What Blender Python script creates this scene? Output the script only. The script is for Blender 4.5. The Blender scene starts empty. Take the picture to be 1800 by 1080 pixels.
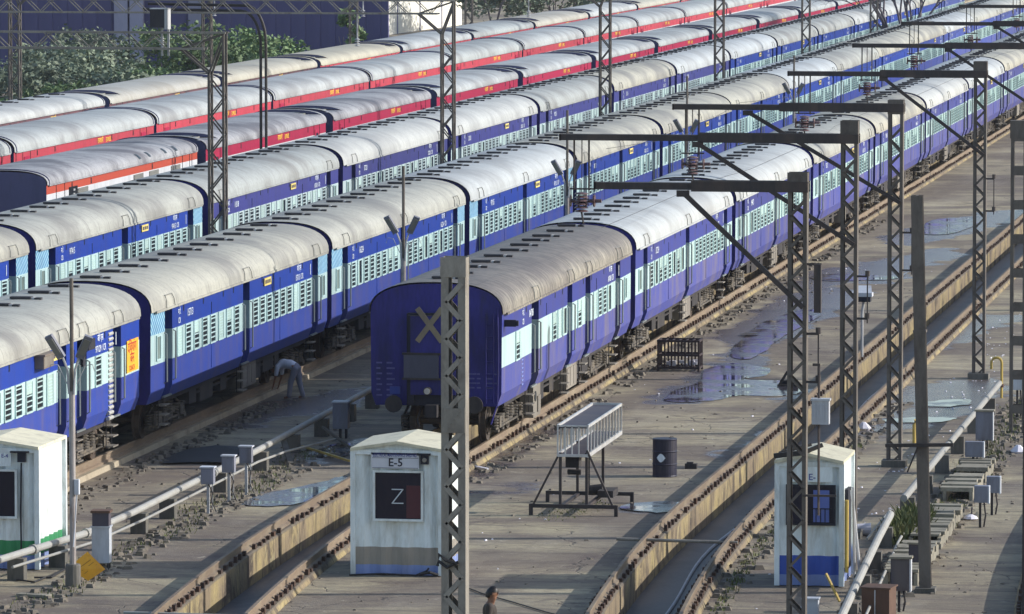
import bpy, math, random
from mathutils import Vector, Matrix
random.seed(11)
S = bpy.context.scene
COL = S.collection
R = math.radians
RZ = 0.35          # rail top above the concrete apron
H = 14.35          # eye height

# ------------------------------------------------------------------ camera
F = 10000.0
pitch = math.atan(780 / F)
yaw = math.atan(1630 / math.hypot(F, 780))
fw = Vector((-math.sin(yaw) * math.cos(pitch), math.cos(yaw) * math.cos(pitch), -math.sin(pitch)))
rt = Vector((math.cos(yaw), math.sin(yaw), 0))
up = rt.cross(fw)
cd = bpy.data.cameras.new('camera'); cam = bpy.data.objects.new('camera', cd); COL.objects.link(cam)
cd.sensor_width = 36; cd.lens = 200; cd.clip_start = 1; cd.clip_end = 6000
m3 = Matrix((rt, up, -fw)).transposed()
cam.matrix_world = Matrix.Translation((0, 0, H)) @ m3.to_4x4()
S.camera = cam

def at(px, py, z=0.0):
    r = fw + rt * ((px - 900) / F) + up * ((540 - py) / F)
    t = (z - H) / r.z
    return (r.x * t, r.y * t)

def bend(y):
    return 0.72 * ((125 - y) / 20.4) ** 2 if y < 125 else 0.0

# ------------------------------------------------------------------ object helpers
def tag(o, label=None, cat=None, group=None, kind=None):
    if label: o['label'] = label
    if cat: o['category'] = cat
    if group: o['group'] = group
    if kind: o['kind'] = kind
    return o

def thing(name, label, cat, loc=(0, 0, 0), rz=0.0, group=None):
    o = bpy.data.objects.new(name, None); COL.objects.link(o)
    o.empty_display_size = 0.2
    o.location = loc; o.rotation_euler = (0, 0, rz)
    return tag(o, label, cat, group)

def link_mesh(name, me, parent=None, loc=(0, 0, 0), rot=(0, 0, 0)):
    o = bpy.data.objects.new(name, me); COL.objects.link(o)
    o.parent = parent; o.location = loc; o.rotation_euler = rot
    return o

def copy_tree(o, parent=None):
    c = o.copy(); COL.objects.link(c); c.parent = parent
    for ch in list(KIDS.get(o.name, [])) or list(o.children):
        copy_tree(ch, c)
    return c
KIDS = {}

class MB:
    def __init__(s): s.v = []; s.f = []; s.m = []
    def poly(s, pts, m=0):
        n = len(s.v); s.v += [tuple(p) for p in pts]; s.f.append(tuple(range(n, n + len(pts)))); s.m.append(m)
    def box(s, a, b, m=0):
        x0, x1 = sorted((a[0], b[0])); y0, y1 = sorted((a[1], b[1])); z0, z1 = sorted((a[2], b[2]))
        P = [(x0, y0, z0), (x1, y0, z0), (x1, y1, z0), (x0, y1, z0), (x0, y0, z1), (x1, y0, z1), (x1, y1, z1), (x0, y1, z1)]
        n = len(s.v); s.v += P
        for q in ((3, 2, 1, 0), (4, 5, 6, 7), (0, 1, 5, 4), (1, 2, 6, 5), (2, 3, 7, 6), (3, 0, 4, 7)):
            s.f.append(tuple(n + i for i in q)); s.m.append(m)
    def bar(s, p, q, w, h=None, m=0, upv=(0, 0, 1)):
        h = h or w
        p = Vector(p); q = Vector(q); d = (q - p).normalized()
        u = Vector(upv)
        if abs(d.dot(u)) > 0.95: u = Vector((0, 1, 0)) if abs(d.y) < 0.9 else Vector((1, 0, 0))
        a = d.cross(u).normalized() * (w / 2); b = a.cross(d).normalized() * (h / 2)
        n = len(s.v)
        for c in (p, q):
            for e in (-a - b, a - b, a + b, -a + b): s.v.append(tuple(c + e))
        for f in ((3, 2, 1, 0), (4, 5, 6, 7), (0, 1, 5, 4), (1, 2, 6, 5), (2, 3, 7, 6), (3, 0, 4, 7)):
            s.f.append(tuple(n + i for i in f)); s.m.append(m)
    def tube(s, pts, r, m=0, seg=8, caps=True, r2=None):
        pts = [Vector(p) for p in pts]; n0 = len(s.v); k = len(pts)
        for i, p in enumerate(pts):
            d = (pts[min(i + 1, k - 1)] - pts[max(i - 1, 0)]).normalized()
            u = Vector((0, 0, 1)) if abs(d.z) < 0.9 else Vector((1, 0, 0))
            a = d.cross(u).normalized(); b = a.cross(d).normalized()
            rr = r if r2 is None else r + (r2 - r) * i / max(1, k - 1)
            for j in range(seg):
                t = 2 * math.pi * j / seg
                s.v.append(tuple(p + a * (rr * math.cos(t)) + b * (rr * math.sin(t))))
        for i in range(k - 1):
            for j in range(seg):
                j2 = (j + 1) % seg
                s.f.append((n0 + i * seg + j, n0 + i * seg + j2, n0 + (i + 1) * seg + j2, n0 + (i + 1) * seg + j)); s.m.append(m)
        if caps:
            s.f.append(tuple(n0 + j for j in range(seg))[::-1]); s.m.append(m)
            s.f.append(tuple(n0 + (k - 1) * seg + j for j in range(seg))); s.m.append(m)
    def lathe(s, c, prof, m=0, seg=20):
        n0 = len(s.v); k = len(prof)
        for r, z in prof:
            for j in range(seg):
                t = 2 * math.pi * j / seg
                s.v.append((c[0] + r * math.cos(t), c[1] + r * math.sin(t), c[2] + z))
        for i in range(k - 1):
            for j in range(seg):
                j2 = (j + 1) % seg
                s.f.append((n0 + i * seg + j, n0 + i * seg + j2, n0 + (i + 1) * seg + j2, n0 + (i + 1) * seg + j)); s.m.append(m)
        s.f.append(tuple(n0 + j for j in range(seg))[::-1]); s.m.append(m)
        s.f.append(tuple(n0 + (k - 1) * seg + j for j in range(seg))); s.m.append(m)
    def mesh(s, name, mats, smooth=False):
        me = bpy.data.meshes.new(name); me.from_pydata(s.v, [], s.f)
        if not isinstance(mats, (list, tuple)): mats = [mats]
        for x in mats: me.materials.append(x)
        for p, mi in zip(me.polygons, s.m):
            p.material_index = mi
            p.use_smooth = smooth
        me.update()
        return me
    def build(s, name, mats, parent=None, loc=(0, 0, 0), rot=(0, 0, 0), smooth=False):
        return link_mesh(name, s.mesh(name, mats, smooth), parent, loc, rot)

# ------------------------------------------------------------------ materials
class N:
    def __init__(s, name):
        s.mat = bpy.data.materials.new(name); s.mat.use_nodes = True
        s.t = s.mat.node_tree; s.b = s.t.nodes['Principled BSDF']
    def n(s, typ, **kw):
        x = s.t.nodes.new(typ)
        for k, v in kw.items(): setattr(x, k, v)
        return x
    def l(s, a, b): s.t.links.new(a, b)
    def coords(s, scale=(1, 1, 1), rnd=True):
        tc = s.n('ShaderNodeTexCoord'); mp = s.n('ShaderNodeMapping'); mp.inputs['Scale'].default_value = scale
        s.l(tc.outputs['Object'], mp.inputs[0])
        if rnd:
            oi = s.n('ShaderNodeObjectInfo'); mu = s.n('ShaderNodeMath', operation='MULTIPLY'); mu.inputs[1].default_value = 57.0
            s.l(oi.outputs['Random'], mu.inputs[0]); s.l(mu.outputs[0], mp.inputs['Location'])
        return mp.outputs[0]
    def noise(s, vec, scale, detail=4, rough=0.6, dist=0.0):
        x = s.n('ShaderNodeTexNoise'); x.inputs['Scale'].default_value = scale; x.inputs['Detail'].default_value = detail
        x.inputs['Roughness'].default_value = rough; x.inputs['Distortion'].default_value = dist
        s.l(vec, x.inputs['Vector']); return x.outputs[0]
    def ramp(s, fac, lo, hi, a=0.0, b=1.0):
        x = s.n('ShaderNodeMapRange'); x.interpolation_type = 'SMOOTHSTEP'
        x.inputs[1].default_value = lo; x.inputs[2].default_value = hi; x.inputs[3].default_value = a; x.inputs[4].default_value = b
        s.l(fac, x.inputs[0]); return x.outputs[0]
    def mix(s, fac, a, b, mode='MIX'):
        x = s.n('ShaderNodeMixRGB', blend_type=mode)
        for i, v in ((0, fac), (1, a), (2, b)):
            if isinstance(v, (int, float)): x.inputs[i].default_value = v
            elif isinstance(v, (tuple, list)): x.inputs[i].default_value = tuple(v[:3]) + (1,)
            else: s.l(v, x.inputs[i])
        return x.outputs[0]
    def math(s, op, a, b=0.0):
        x = s.n('ShaderNodeMath', operation=op)
        for i, v in enumerate((a, b)):
            if isinstance(v, (int, float)): x.inputs[i].default_value = v
            else: s.l(v, x.inputs[i])
        return x.outputs[0]
    def bump(s, h, strength=0.3, dist=0.02):
        x = s.n('ShaderNodeBump'); x.inputs['Strength'].default_value = strength; x.inputs['Distance'].default_value = dist
        s.l(h, x.inputs['Height']); s.l(x.outputs[0], s.b.inputs['Normal'])
    def out(s, col, rough=0.6, metal=0.0, spec=0.5):
        if isinstance(col, (tuple, list)): s.b.inputs['Base Color'].default_value = tuple(col[:3]) + (1,)
        else: s.l(col, s.b.inputs['Base Color'])
        if isinstance(rough, (int, float)): s.b.inputs['Roughness'].default_value = rough
        else: s.l(rough, s.b.inputs['Roughness'])
        s.b.inputs['Metallic'].default_value = metal
        s.b.inputs['Specular IOR Level'].default_value = spec
        return s.mat

def worn(name, base, dirt, amt=0.5, scale=1.5, stretch=(1, 1, 0.25), rough=0.55, metal=0.0, fine=14.0, vary=0.12, bump=0.0, spec=0.4):
    """paint or metal with streaks of dirt, fine grain and a small per-object change of tone"""
    k = N(name)
    v = k.coords(stretch)
    a = k.ramp(k.noise(v, scale, 5, 0.65, 0.4), 0.42, 0.72, 0, amt)
    g = k.ramp(k.noise(v, fine, 3, 0.7), 0.3, 0.75, 0, amt * 0.35)
    c = k.mix(a, base, dirt); c = k.mix(g, c, dirt)
    if stretch[2] < .9: c = k.mix(k.ramp(k.noise(k.coords((1, 4.5, .28)), 2.6, 6, 0.72, .6), 0.50, 0.76, 0, amt * .8), c, tuple(.55 * x + .02 for x in dirt))
    oi = k.n('ShaderNodeObjectInfo')
    vv = k.ramp(oi.outputs['Random'], 0, 1, 1 - vary, 1 + vary)
    c = k.mix(1.0, c, k.comb(vv), 'MULTIPLY')
    if bump: k.bump(k.noise(v, fine * 1.5, 3, 0.6), bump, 0.01)
    return k.out(c, rough, metal, spec)
def _comb(s, v):
    x = s.n('ShaderNodeCombineXYZ')
    for i in range(3): s.l(v, x.inputs[i])
    return x.outputs[0]
N.comb = _comb

def roof_mat(name, a, b, dirt, amt, seam=0.35, dirty_left=0.0):
    k = N(name)
    tc = k.n('ShaderNodeTexCoord'); oi = k.n('ShaderNodeObjectInfo')
    v = k.coords((1, 1, 1))
    vs = k.coords((0.35, 1.2, 0.35))
    base = k.mix(oi.outputs['Random'], a, b)
    big = k.ramp(k.noise(v, 0.35, 4, 0.6, 0.6), 0.4, 0.68, 0, amt)
    st = k.ramp(k.noise(vs, 2.2, 6, 0.7, 0.3), 0.45, 0.8, 0, amt)
    gr = k.ramp(k.noise(v, 9, 5, 0.8), 0.46, 0.72, 0, amt * 0.75)
    c = k.mix(big, base, dirt); c = k.mix(st, c, dirt); c = k.mix(gr, c, dirt)
    sp = k.n('ShaderNodeSeparateXYZ'); k.l(tc.outputs['Object'], sp.inputs[0])
    yy = k.math('MULTIPLY', sp.outputs[1], 0.83)
    fr = k.math('FRACT', k.math('ADD', yy, 100.25))
    ln = k.ramp(k.math('ABSOLUTE', k.math('SUBTRACT', fr, 0.5)), 0.0, 0.035, seam, 0)
    c = k.mix(ln, c, tuple(x * 0.45 for x in dirt))
    if dirty_left:
        z = k.math('ADD', k.math('MULTIPLY', sp.outputs[2], 1.6), k.noise(vs, 1.3, 5, 0.7, 0.4))
        c = k.mix(k.ramp(z, 5.85, 6.65, 0, dirty_left), c, dirt)
        nn = k.ramp(k.noise(vs, 5.5, 6, 0.75), 0.4, 0.62, 0, 0.75)
        c = k.mix(nn, c, tuple(x * 0.45 for x in dirt))
    k.bump(k.math('ADD', k.math('MULTIPLY', k.noise(v, 3, 3), 0.5), ln), 0.25, 0.03)
    return k.out(c, 0.55, 0.0, 0.35)

blue_up = worn('royal_blue_paint', (0.009, 0.040, 0.29), (0.03, 0.04, 0.16), 0.45, rough=0.42)
blue_low = worn('lower_blue_paint', (0.018, 0.048, 0.29), (0.085, 0.075, 0.17), 0.65, rough=0.5)
violet_up = worn('dusty_violet_blue_paint', (0.022, 0.034, 0.23), (0.04, 0.035, 0.11), 0.5, rough=0.5)
violet_low = worn('dusty_lower_violet_paint', (0.033, 0.047, 0.27), (0.135, 0.115, 0.16), 0.8, rough=0.6)
navy_up = worn('faded_navy_paint', (0.034, 0.036, 0.185), (0.025, 0.025, 0.09), 0.5, rough=0.5)
cyan_band = worn('pale_cyan_paint', (0.42, 0.575, 0.58), (0.26, 0.34, 0.33), 0.55, rough=0.5, vary=0.06)
pale_band = worn('pale_white_cyan_paint', (0.44, 0.54, 0.55), (0.28, 0.33, 0.34), 0.5, rough=0.5, vary=0.06)
end_navy = worn('dark_navy_end_paint', (0.026, 0.022, 0.20), (0.006, 0.006, 0.05), 0.85, scale=0.9, rough=0.65)
shutter_pale = worn('pale_shutter', (0.38, 0.52, 0.48), (0.22, 0.30, 0.28), 0.4, rough=0.6)
frosted = worn('frosted_toilet_glass', (0.20, 0.26, 0.24), (0.08, 0.10, 0.09), 0.6, rough=0.25)
opening = worn('dark_interior', (0.010, 0.012, 0.016), (0.03, 0.03, 0.03), 0.3, rough=0.35)
door_dark = worn('dark_door_recess', (0.010, 0.011, 0.026), (0.03, 0.03, 0.04), 0.4, rough=0.5)
handrail = worn('bare_steel_handrail', (0.24, 0.28, 0.29), (0.2, 0.18, 0.16), 0.5, rough=0.4, metal=0.3)
rubber = worn('black_rubber', (0.012, 0.012, 0.02), (0.03, 0.03, 0.04), 0.4, rough=0.8)
under_black = worn('grimy_underframe', (0.022, 0.020, 0.024), (0.08, 0.065, 0.05), 0.5, rough=0.8)
bogie_mat = worn('dusty_bogie_steel', (0.055, 0.050, 0.046), (0.20, 0.165, 0.12), 0.75, scale=4, stretch=(1, 1, 1), rough=0.8)
wheel_mat = worn('wheel_steel', (0.06, 0.05, 0.045), (0.16, 0.10, 0.06), 0.5, rough=0.6)
dust_grey = worn('dusty_grey_box', (0.22, 0.20, 0.17), (0.10, 0.08, 0.07), 0.6, rough=0.8)
white_text = worn('white_lettering_paint', (0.62, 0.68, 0.74), (0.3, 0.35, 0.45), 0.4, rough=0.6)
yellow_text = worn('yellow_lettering_paint', (0.80, 0.52, 0.05), (0.5, 0.3, 0.05), 0.4, rough=0.6)
yellow_plate = worn('yellow_plate', (0.75, 0.60, 0.18), (0.4, 0.3, 0.1), 0.5, rough=0.6)
orange_plate = worn('orange_yellow_plate', (0.85, 0.42, 0.03), (0.6, 0.25, 0.03), 0.5, rough=0.6)
red_text = worn('red_lettering_paint', (0.45, 0.03, 0.02), (0.3, 0.05, 0.02), 0.3, rough=0.6)
roof_icf = roof_mat('cream_grey_roof_paint', (0.345, 0.365, 0.355), (0.42, 0.40, 0.325), (0.18, 0.172, 0.16), 0.8)
roof_white = roof_mat('clean_white_roof_paint', (0.42, 0.455, 0.475), (0.46, 0.465, 0.44), (0.25, 0.25, 0.25), 0.65, 0.25)
roof_dirty = roof_mat('sooty_old_roof', (0.36, 0.34, 0.28), (0.38, 0.35, 0.28), (0.15, 0.13, 0.12), 0.8, 0.7, 0.75)
roof_lhb = roof_mat('grey_white_roof_paint', (0.35, 0.38, 0.37), (0.41, 0.43, 0.43), (0.19, 0.185, 0.185), 0.7, 0.2)
roof_lhb_grime = roof_mat('grimy_grey_roof', (0.36, 0.36, 0.37), (0.33, 0.33, 0.34), (0.11, 0.10, 0.11), 0.9, 0.3)
roof_cream = roof_mat('yellowed_cream_roof', (0.46, 0.43, 0.33), (0.41, 0.40, 0.36), (0.28, 0.25, 0.20), 0.6, 0.2)
crimson = worn('crimson_paint', (0.38, 0.016, 0.06), (0.25, 0.02, 0.05), 0.5, rough=0.4)
salmon = worn('faded_red_paint', (0.46, 0.045, 0.07), (0.24, 0.04, 0.05), 0.5, rough=0.5)
orange_red = worn('orange_red_paint', (0.40, 0.065, 0.035), (0.4, 0.06, 0.04), 0.4, rough=0.4)
grey_band = worn('light_grey_band', (0.52, 0.53, 0.55), (0.3, 0.3, 0.3), 0.4, rough=0.5)
slate_end = worn('slate_blue_end', (0.075, 0.075, 0.16), (0.04, 0.04, 0.08), 0.4, rough=0.6)
grille_grey = worn('grey_louvre', (0.20, 0.20, 0.18), (0.10, 0.10, 0.10), 0.5, rough=0.6)
vent_mat = worn('dark_ventilator', (0.022, 0.022, 0.030), (0.10, 0.09, 0.08), 0.3, rough=0.7)  # shade of the vents' near faces put into an even near-black colour
tip_mat = worn('pale_vent_bracket', (0.62, 0.62, 0.62), (0.3, 0.3, 0.3), 0.3, rough=0.5)

def stripes_mat(name, c1, c2):
    k = N(name); tc = k.n('ShaderNodeTexCoord'); sp = k.n('ShaderNodeSeparateXYZ'); k.l(tc.outputs['Object'], sp.inputs[0])
    f = k.math('FRACT', k.math('MULTIPLY', k.math('ADD', k.math('ADD', k.math('MULTIPLY', sp.outputs[1], 0.9), sp.outputs[2]), 50.0), 6.2))
    c = k.mix(k.math('GREATER_THAN', f, 0.55), c1, c2)
    d = k.ramp(k.noise(k.coords(), 2.0, 4), 0.45, 0.75, 0, 0.4)
    return k.out(k.mix(d, c, (0.06, 0.12, 0.2)), 0.5)
hatch = stripes_mat('diagonal_striped_end_paint', (0.03, 0.16, 0.36), (0.36, 0.56, 0.62))

mast_steel = worn('weathered_mast_steel', (0.125, 0.110, 0.095), (0.055, 0.042, 0.036), 0.7, scale=3, stretch=(1, 1, 0.5), rough=0.7, bump=0.2)
mast_galv = worn('galvanised_mast_steel', (0.27, 0.25, 0.215), (0.12, 0.10, 0.085), 0.7, scale=3, stretch=(1, 1, 0.5), rough=0.6, bump=0.15)
pale_steel = worn('pale_galvanised_steel', (0.40, 0.41, 0.43), (0.2, 0.2, 0.2), 0.5, rough=0.5)
black_steel = worn('blackened_beam_steel', (0.030, 0.026, 0.028), (0.10, 0.07, 0.055), 0.5, rough=0.6)
porcelain = worn('brown_porcelain', (0.10, 0.045, 0.045), (0.28, 0.24, 0.24), 0.4, rough=0.3)
rust_rail = worn('rusty_rail_steel', (0.155, 0.112, 0.078), (0.26, 0.215, 0.15), 0.6, scale=3, stretch=(1, 0.3, 1), rough=0.7)
clip_mat = worn('rusty_fastening', (0.045, 0.028, 0.022), (0.12, 0.06, 0.03), 0.5, rough=0.8)
conc_white = worn('whitewashed_pipe', (0.29, 0.29, 0.275), (0.22, 0.20, 0.17), 0.6, scale=2.5, stretch=(1, 1, 1), rough=0.7)
block_conc = worn('mossy_concrete_block', (0.14, 0.13, 0.115), (0.05, 0.05, 0.04), 0.7, scale=3, rough=0.9, bump=0.4)
slab_conc = worn('old_concrete_slab', (0.27, 0.25, 0.195), (0.12, 0.105, 0.085), 0.8, scale=3, stretch=(1, 1, 1), rough=0.9, bump=0.4)
cab_white = worn('white_cabinet_paint', (0.52, 0.55, 0.60), (0.22, 0.2, 0.2), 0.45, rough=0.5)
cab_grey = worn('grey_cabinet_paint', (0.19, 0.20, 0.25), (0.09, 0.08, 0.08), 0.5, rough=0.6)
dark_paint = worn('dark_cabinet_paint', (0.05, 0.045, 0.065), (0.12, 0.10, 0.09), 0.5, rough=0.6)
hut_white = worn('hut_white_paint', (0.72, 0.79, 0.81), (0.36, 0.35, 0.29), 0.6, scale=2.4, rough=0.5, vary=0.03)
hut_cream = worn('hut_cream_roof', (0.66, 0.62, 0.46), (0.3, 0.27, 0.2), 0.5, scale=3, stretch=(1, 1, 1), rough=0.6)
hut_taupe = worn('hut_taupe_band', (0.30, 0.27, 0.23), (0.2, 0.18, 0.15), 0.5, rough=0.7)
hut_pale_blue = worn('hut_pale_blue_base', (0.20, 0.27, 0.52), (0.16, 0.18, 0.3), 0.4, rough=0.6)
hut_green = worn('hut_green_band', (0.03, 0.24, 0.09), (0.03, 0.14, 0.06), 0.4, rough=0.5)
hut_blue = worn('hut_royal_blue_band', (0.03, 0.085, 0.42), (0.03, 0.06, 0.25), 0.4, rough=0.5)
glass_dark = worn('dark_window_glass', (0.008, 0.007, 0.02), (0.02, 0.015, 0.03), 0.3, rough=0.35, spec=0.25)
glass_red = worn('dark_red_board', (0.07, 0.012, 0.02), (0.03, 0.01, 0.02), 0.4, rough=0.5)
glass_blue = worn('blue_tinted_pane', (0.10, 0.15, 0.42), (0.06, 0.08, 0.25), 0.4, rough=0.2)
drum_mat = worn('dark_blue_drum_paint', (0.011, 0.011, 0.032), (0.035, 0.03, 0.03), 0.5, rough=0.5)
cage_mat = worn('dark_red_cage_steel', (0.022, 0.013, 0.016), (0.055, 0.032, 0.028), 0.5, rough=0.7)
alu = worn('bare_aluminium', (0.52, 0.52, 0.52), (0.26, 0.24, 0.22), 0.5, rough=0.4, metal=0.3)
brown_box = worn('rusty_brown_sheet', (0.11, 0.060, 0.04), (0.05, 0.03, 0.025), 0.7, rough=0.8)
yellow_pipe = worn('yellow_pipe_paint', (0.50, 0.36, 0.08), (0.25, 0.16, 0.06), 0.5, rough=0.6)
hose_mat = worn('pale_hose', (0.48, 0.48, 0.50), (0.25, 0.24, 0.24), 0.4, rough=0.6)
cable_mat = worn('black_cable', (0.02, 0.018, 0.018), (0.05, 0.045, 0.04), 0.3, rough=0.6)
plastic_white = worn('white_plastic', (0.66, 0.64, 0.70), (0.4, 0.38, 0.4), 0.3, rough=0.5)
dark_sheet = worn('black_patch_sheet', (0.010, 0.010, 0.013), (0.03, 0.03, 0.035), 0.4, rough=0.7)  # colour of the added sheet that darkens a patch of concrete
leaf_a = worn('dusty_green_leaf', (0.105, 0.175, 0.065), (0.165, 0.20, 0.105), 0.6, scale=0.9, stretch=(1, 1, 1), rough=0.7, vary=0.2)
leaf_b = worn('grey_green_leaf', (0.135, 0.175, 0.115), (0.19, 0.21, 0.16), 0.6, scale=0.9, stretch=(1, 1, 1), rough=0.7, vary=0.2)
grass_m = worn('dry_weed', (0.10, 0.125, 0.035), (0.17, 0.155, 0.07), 0.7, scale=1.2, stretch=(1, 1, 1), rough=0.8)
bark = worn('grey_bark', (0.17, 0.145, 0.165), (0.07, 0.06, 0.06), 0.5, rough=0.9)
shed_navy = worn('navy_corrugated_sheet', (0.062, 0.058, 0.16), (0.085, 0.08, 0.19), 0.5, scale=0.3, stretch=(1, 1, 0.2), rough=0.6, vary=0.02)
shed_post = worn('grey_steel_column', (0.26, 0.26, 0.36), (0.18, 0.18, 0.26), 0.4, rough=0.6)
cream_wall = worn('cream_plaster_wall', (0.68, 0.66, 0.58), (0.52, 0.5, 0.42), 0.4, scale=0.3, rough=0.8)
skin = worn('brown_skin', (0.22, 0.105, 0.06), (0.18, 0.08, 0.045), 0.3, rough=0.5, vary=0.0)
hair_m = worn('black_hair', (0.008, 0.006, 0.006), (0.02, 0.015, 0.015), 0.4, scale=20, rough=0.5)
shirt_olive = worn('dark_olive_shirt', (0.045, 0.036, 0.028), (0.04, 0.03, 0.035), 0.5, rough=0.85)
shirt_pale = worn('pale_blue_grey_shirt', (0.62, 0.64, 0.74), (0.26, 0.27, 0.33), 0.4, rough=0.85)
trouser_d = worn('dark_trousers', (0.03, 0.03, 0.045), (0.06, 0.055, 0.06), 0.4, rough=0.85)
trouser_g = worn('grey_trousers', (0.26, 0.26, 0.32), (0.12, 0.12, 0.15), 0.5, rough=0.85)

DAMP_AND_SHADE = [(1180, 702, 1290, 655, .9), (1290, 655, 1330, 590, .8), (1330, 590, 1450, 520, 1.3), (1440, 495, 1640, 450, 1.2), (1600, 420, 1770, 378, 1.3), (1540, 490, 1560, 480, 1.0),
       (1540, 752, 1700, 712, .9), (1560, 700, 1720, 685, 1.0), (830, 832, 960, 758, .45), (825, 866, 915, 860, .35), (420, 735, 610, 700, 1.0), (300, 800, 420, 800, .5),  # last runs here paint the front train's shade into the apron colour
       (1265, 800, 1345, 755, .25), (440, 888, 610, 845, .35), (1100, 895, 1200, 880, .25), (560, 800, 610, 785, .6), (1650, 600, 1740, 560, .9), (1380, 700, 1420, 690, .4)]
def concrete_ground():
    k = N('stained_concrete_apron')
    v = k.coords((1, 1, 1), False)
    vl = k.coords((0.9, 0.22, 1), False)       # patches drawn out along the tracks
    vt = k.coords((0.10, 0.55, 1), False)      # streaks across the apron
    big = k.ramp(k.noise(v, 0.16, 5, 0.62, 0.8), 0.40, 0.64)
    mid = k.ramp(k.noise(vt, 1.0, 6, 0.66, 0.7), 0.40, 0.68)
    pal = k.ramp(k.noise(vl, 0.55, 5, 0.6, 0.5), 0.45, 0.75)
    fin = k.ramp(k.noise(v, 5.0, 5, 0.75), 0.30, 0.78)
    spk = k.ramp(k.noise(v, 18.0, 3, 0.7), 0.60, 0.72)
    c = k.mix(big, (0.175, 0.142, 0.104), (0.42, 0.365, 0.235))
    c = k.mix(k.math('MULTIPLY', mid, 0.75), c, (0.115, 0.09, 0.08))
    c = k.mix(k.math('MULTIPLY', pal, 0.35), c, (0.46, 0.42, 0.33))
    c = k.mix(k.math('MULTIPLY', fin, 0.5), c, (0.15, 0.12, 0.10))
    c = k.mix(k.math('MULTIPLY', spk, 0.55), c, (0.085, 0.07, 0.065))
    st2 = k.ramp(k.noise(k.coords((0.22, 2.4, 1), False), 1.3, 7, 0.72, 0.5), 0.50, 0.66)
    c = k.mix(k.math('MULTIPLY', st2, 0.55), c, (0.10, 0.078, 0.068))
    blot = k.ramp(k.noise(v, 0.55, 7, 0.7, 1.2), 0.53, 0.66)
    c = k.mix(k.math('MULTIPLY', blot, 0.6), c, (0.095, 0.07, 0.062))
    pale2 = k.ramp(k.noise(v, 2.6, 6, 0.75, 0.6), 0.58, 0.72)
    c = k.mix(k.math('MULTIPLY', pale2, 0.55), c, (0.50, 0.45, 0.35))
    # cracks and slab joints
    vo = k.n('ShaderNodeTexVoronoi'); vo.feature = 'DISTANCE_TO_EDGE'; vo.inputs['Scale'].default_value = 0.22
    wv = k.n('ShaderNodeVectorMath', operation='ADD'); k.l(v, wv.inputs[0])
    nx = k.n('ShaderNodeTexNoise'); nx.inputs['Scale'].default_value = 0.9; nx.inputs['Detail'].default_value = 5; k.l(v, nx.inputs['Vector'])
    k.l(nx.outputs['Color'], wv.inputs[1]); k.l(wv.outputs[0], vo.inputs['Vector'])
    cr = k.ramp(vo.outputs['Distance'], 0.0, 0.006, 0.7, 0)
    c = k.mix(cr, c, (0.06, 0.05, 0.045))
    sp = k.n('ShaderNodeSeparateXYZ'); k.l(v, sp.inputs[0])
    yj = k.math('ADD', k.math('MULTIPLY', sp.outputs[1], 0.21), k.math('MULTIPLY', k.noise(v, 0.5, 3), 0.05))
    jn = k.ramp(k.math('ABSOLUTE', k.math('SUBTRACT', k.math('FRACT', yj), 0.5)), 0.0, 0.012, 0.7, 0)
    c = k.mix(jn, c, (0.07, 0.06, 0.055))
    # damp ground, plus shade painted left of the front train: darker, smoother, ragged edges
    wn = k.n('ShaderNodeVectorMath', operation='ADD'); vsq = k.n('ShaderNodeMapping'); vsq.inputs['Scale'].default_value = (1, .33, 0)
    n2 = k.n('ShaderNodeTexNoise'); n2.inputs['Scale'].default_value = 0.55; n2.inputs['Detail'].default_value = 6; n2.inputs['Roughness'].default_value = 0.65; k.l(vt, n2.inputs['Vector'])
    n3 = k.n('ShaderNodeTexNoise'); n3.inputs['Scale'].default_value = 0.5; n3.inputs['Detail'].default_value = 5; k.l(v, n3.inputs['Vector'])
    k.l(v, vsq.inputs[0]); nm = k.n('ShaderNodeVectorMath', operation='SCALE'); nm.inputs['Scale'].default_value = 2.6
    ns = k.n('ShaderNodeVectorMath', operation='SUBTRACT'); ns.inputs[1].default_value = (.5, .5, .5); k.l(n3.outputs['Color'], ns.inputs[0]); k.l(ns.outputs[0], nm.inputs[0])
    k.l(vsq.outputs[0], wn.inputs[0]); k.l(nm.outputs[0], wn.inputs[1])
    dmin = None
    for (xa, ya, xb, yb, rad) in DAMP_AND_SHADE:
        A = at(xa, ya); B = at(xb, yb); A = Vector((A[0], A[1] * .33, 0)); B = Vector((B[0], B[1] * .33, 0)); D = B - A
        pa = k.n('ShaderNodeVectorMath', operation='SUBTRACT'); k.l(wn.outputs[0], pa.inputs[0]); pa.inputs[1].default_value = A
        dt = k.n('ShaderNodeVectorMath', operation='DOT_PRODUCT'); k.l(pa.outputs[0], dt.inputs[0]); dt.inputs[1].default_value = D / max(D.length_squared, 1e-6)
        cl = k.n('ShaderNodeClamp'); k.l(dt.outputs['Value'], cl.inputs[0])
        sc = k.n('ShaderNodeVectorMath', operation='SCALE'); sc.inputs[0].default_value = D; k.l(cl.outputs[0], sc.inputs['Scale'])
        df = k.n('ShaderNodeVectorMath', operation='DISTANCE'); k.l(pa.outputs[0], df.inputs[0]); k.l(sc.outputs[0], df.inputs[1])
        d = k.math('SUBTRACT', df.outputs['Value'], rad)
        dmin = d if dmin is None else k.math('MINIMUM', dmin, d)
    wet = k.ramp(dmin, -.25, .22, 1, 0)  # mask of the damp runs and the painted shade together
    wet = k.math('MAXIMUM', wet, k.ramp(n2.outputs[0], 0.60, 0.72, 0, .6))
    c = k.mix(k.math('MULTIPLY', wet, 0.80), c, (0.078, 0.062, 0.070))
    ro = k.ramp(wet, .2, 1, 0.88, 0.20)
    k.bump(k.math('ADD', k.noise(v, 4.5, 7, 0.78), k.math('MULTIPLY', cr, -0.9)), 0.6, 0.05)
    return k.out(c, ro, 0, 0.4)
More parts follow.
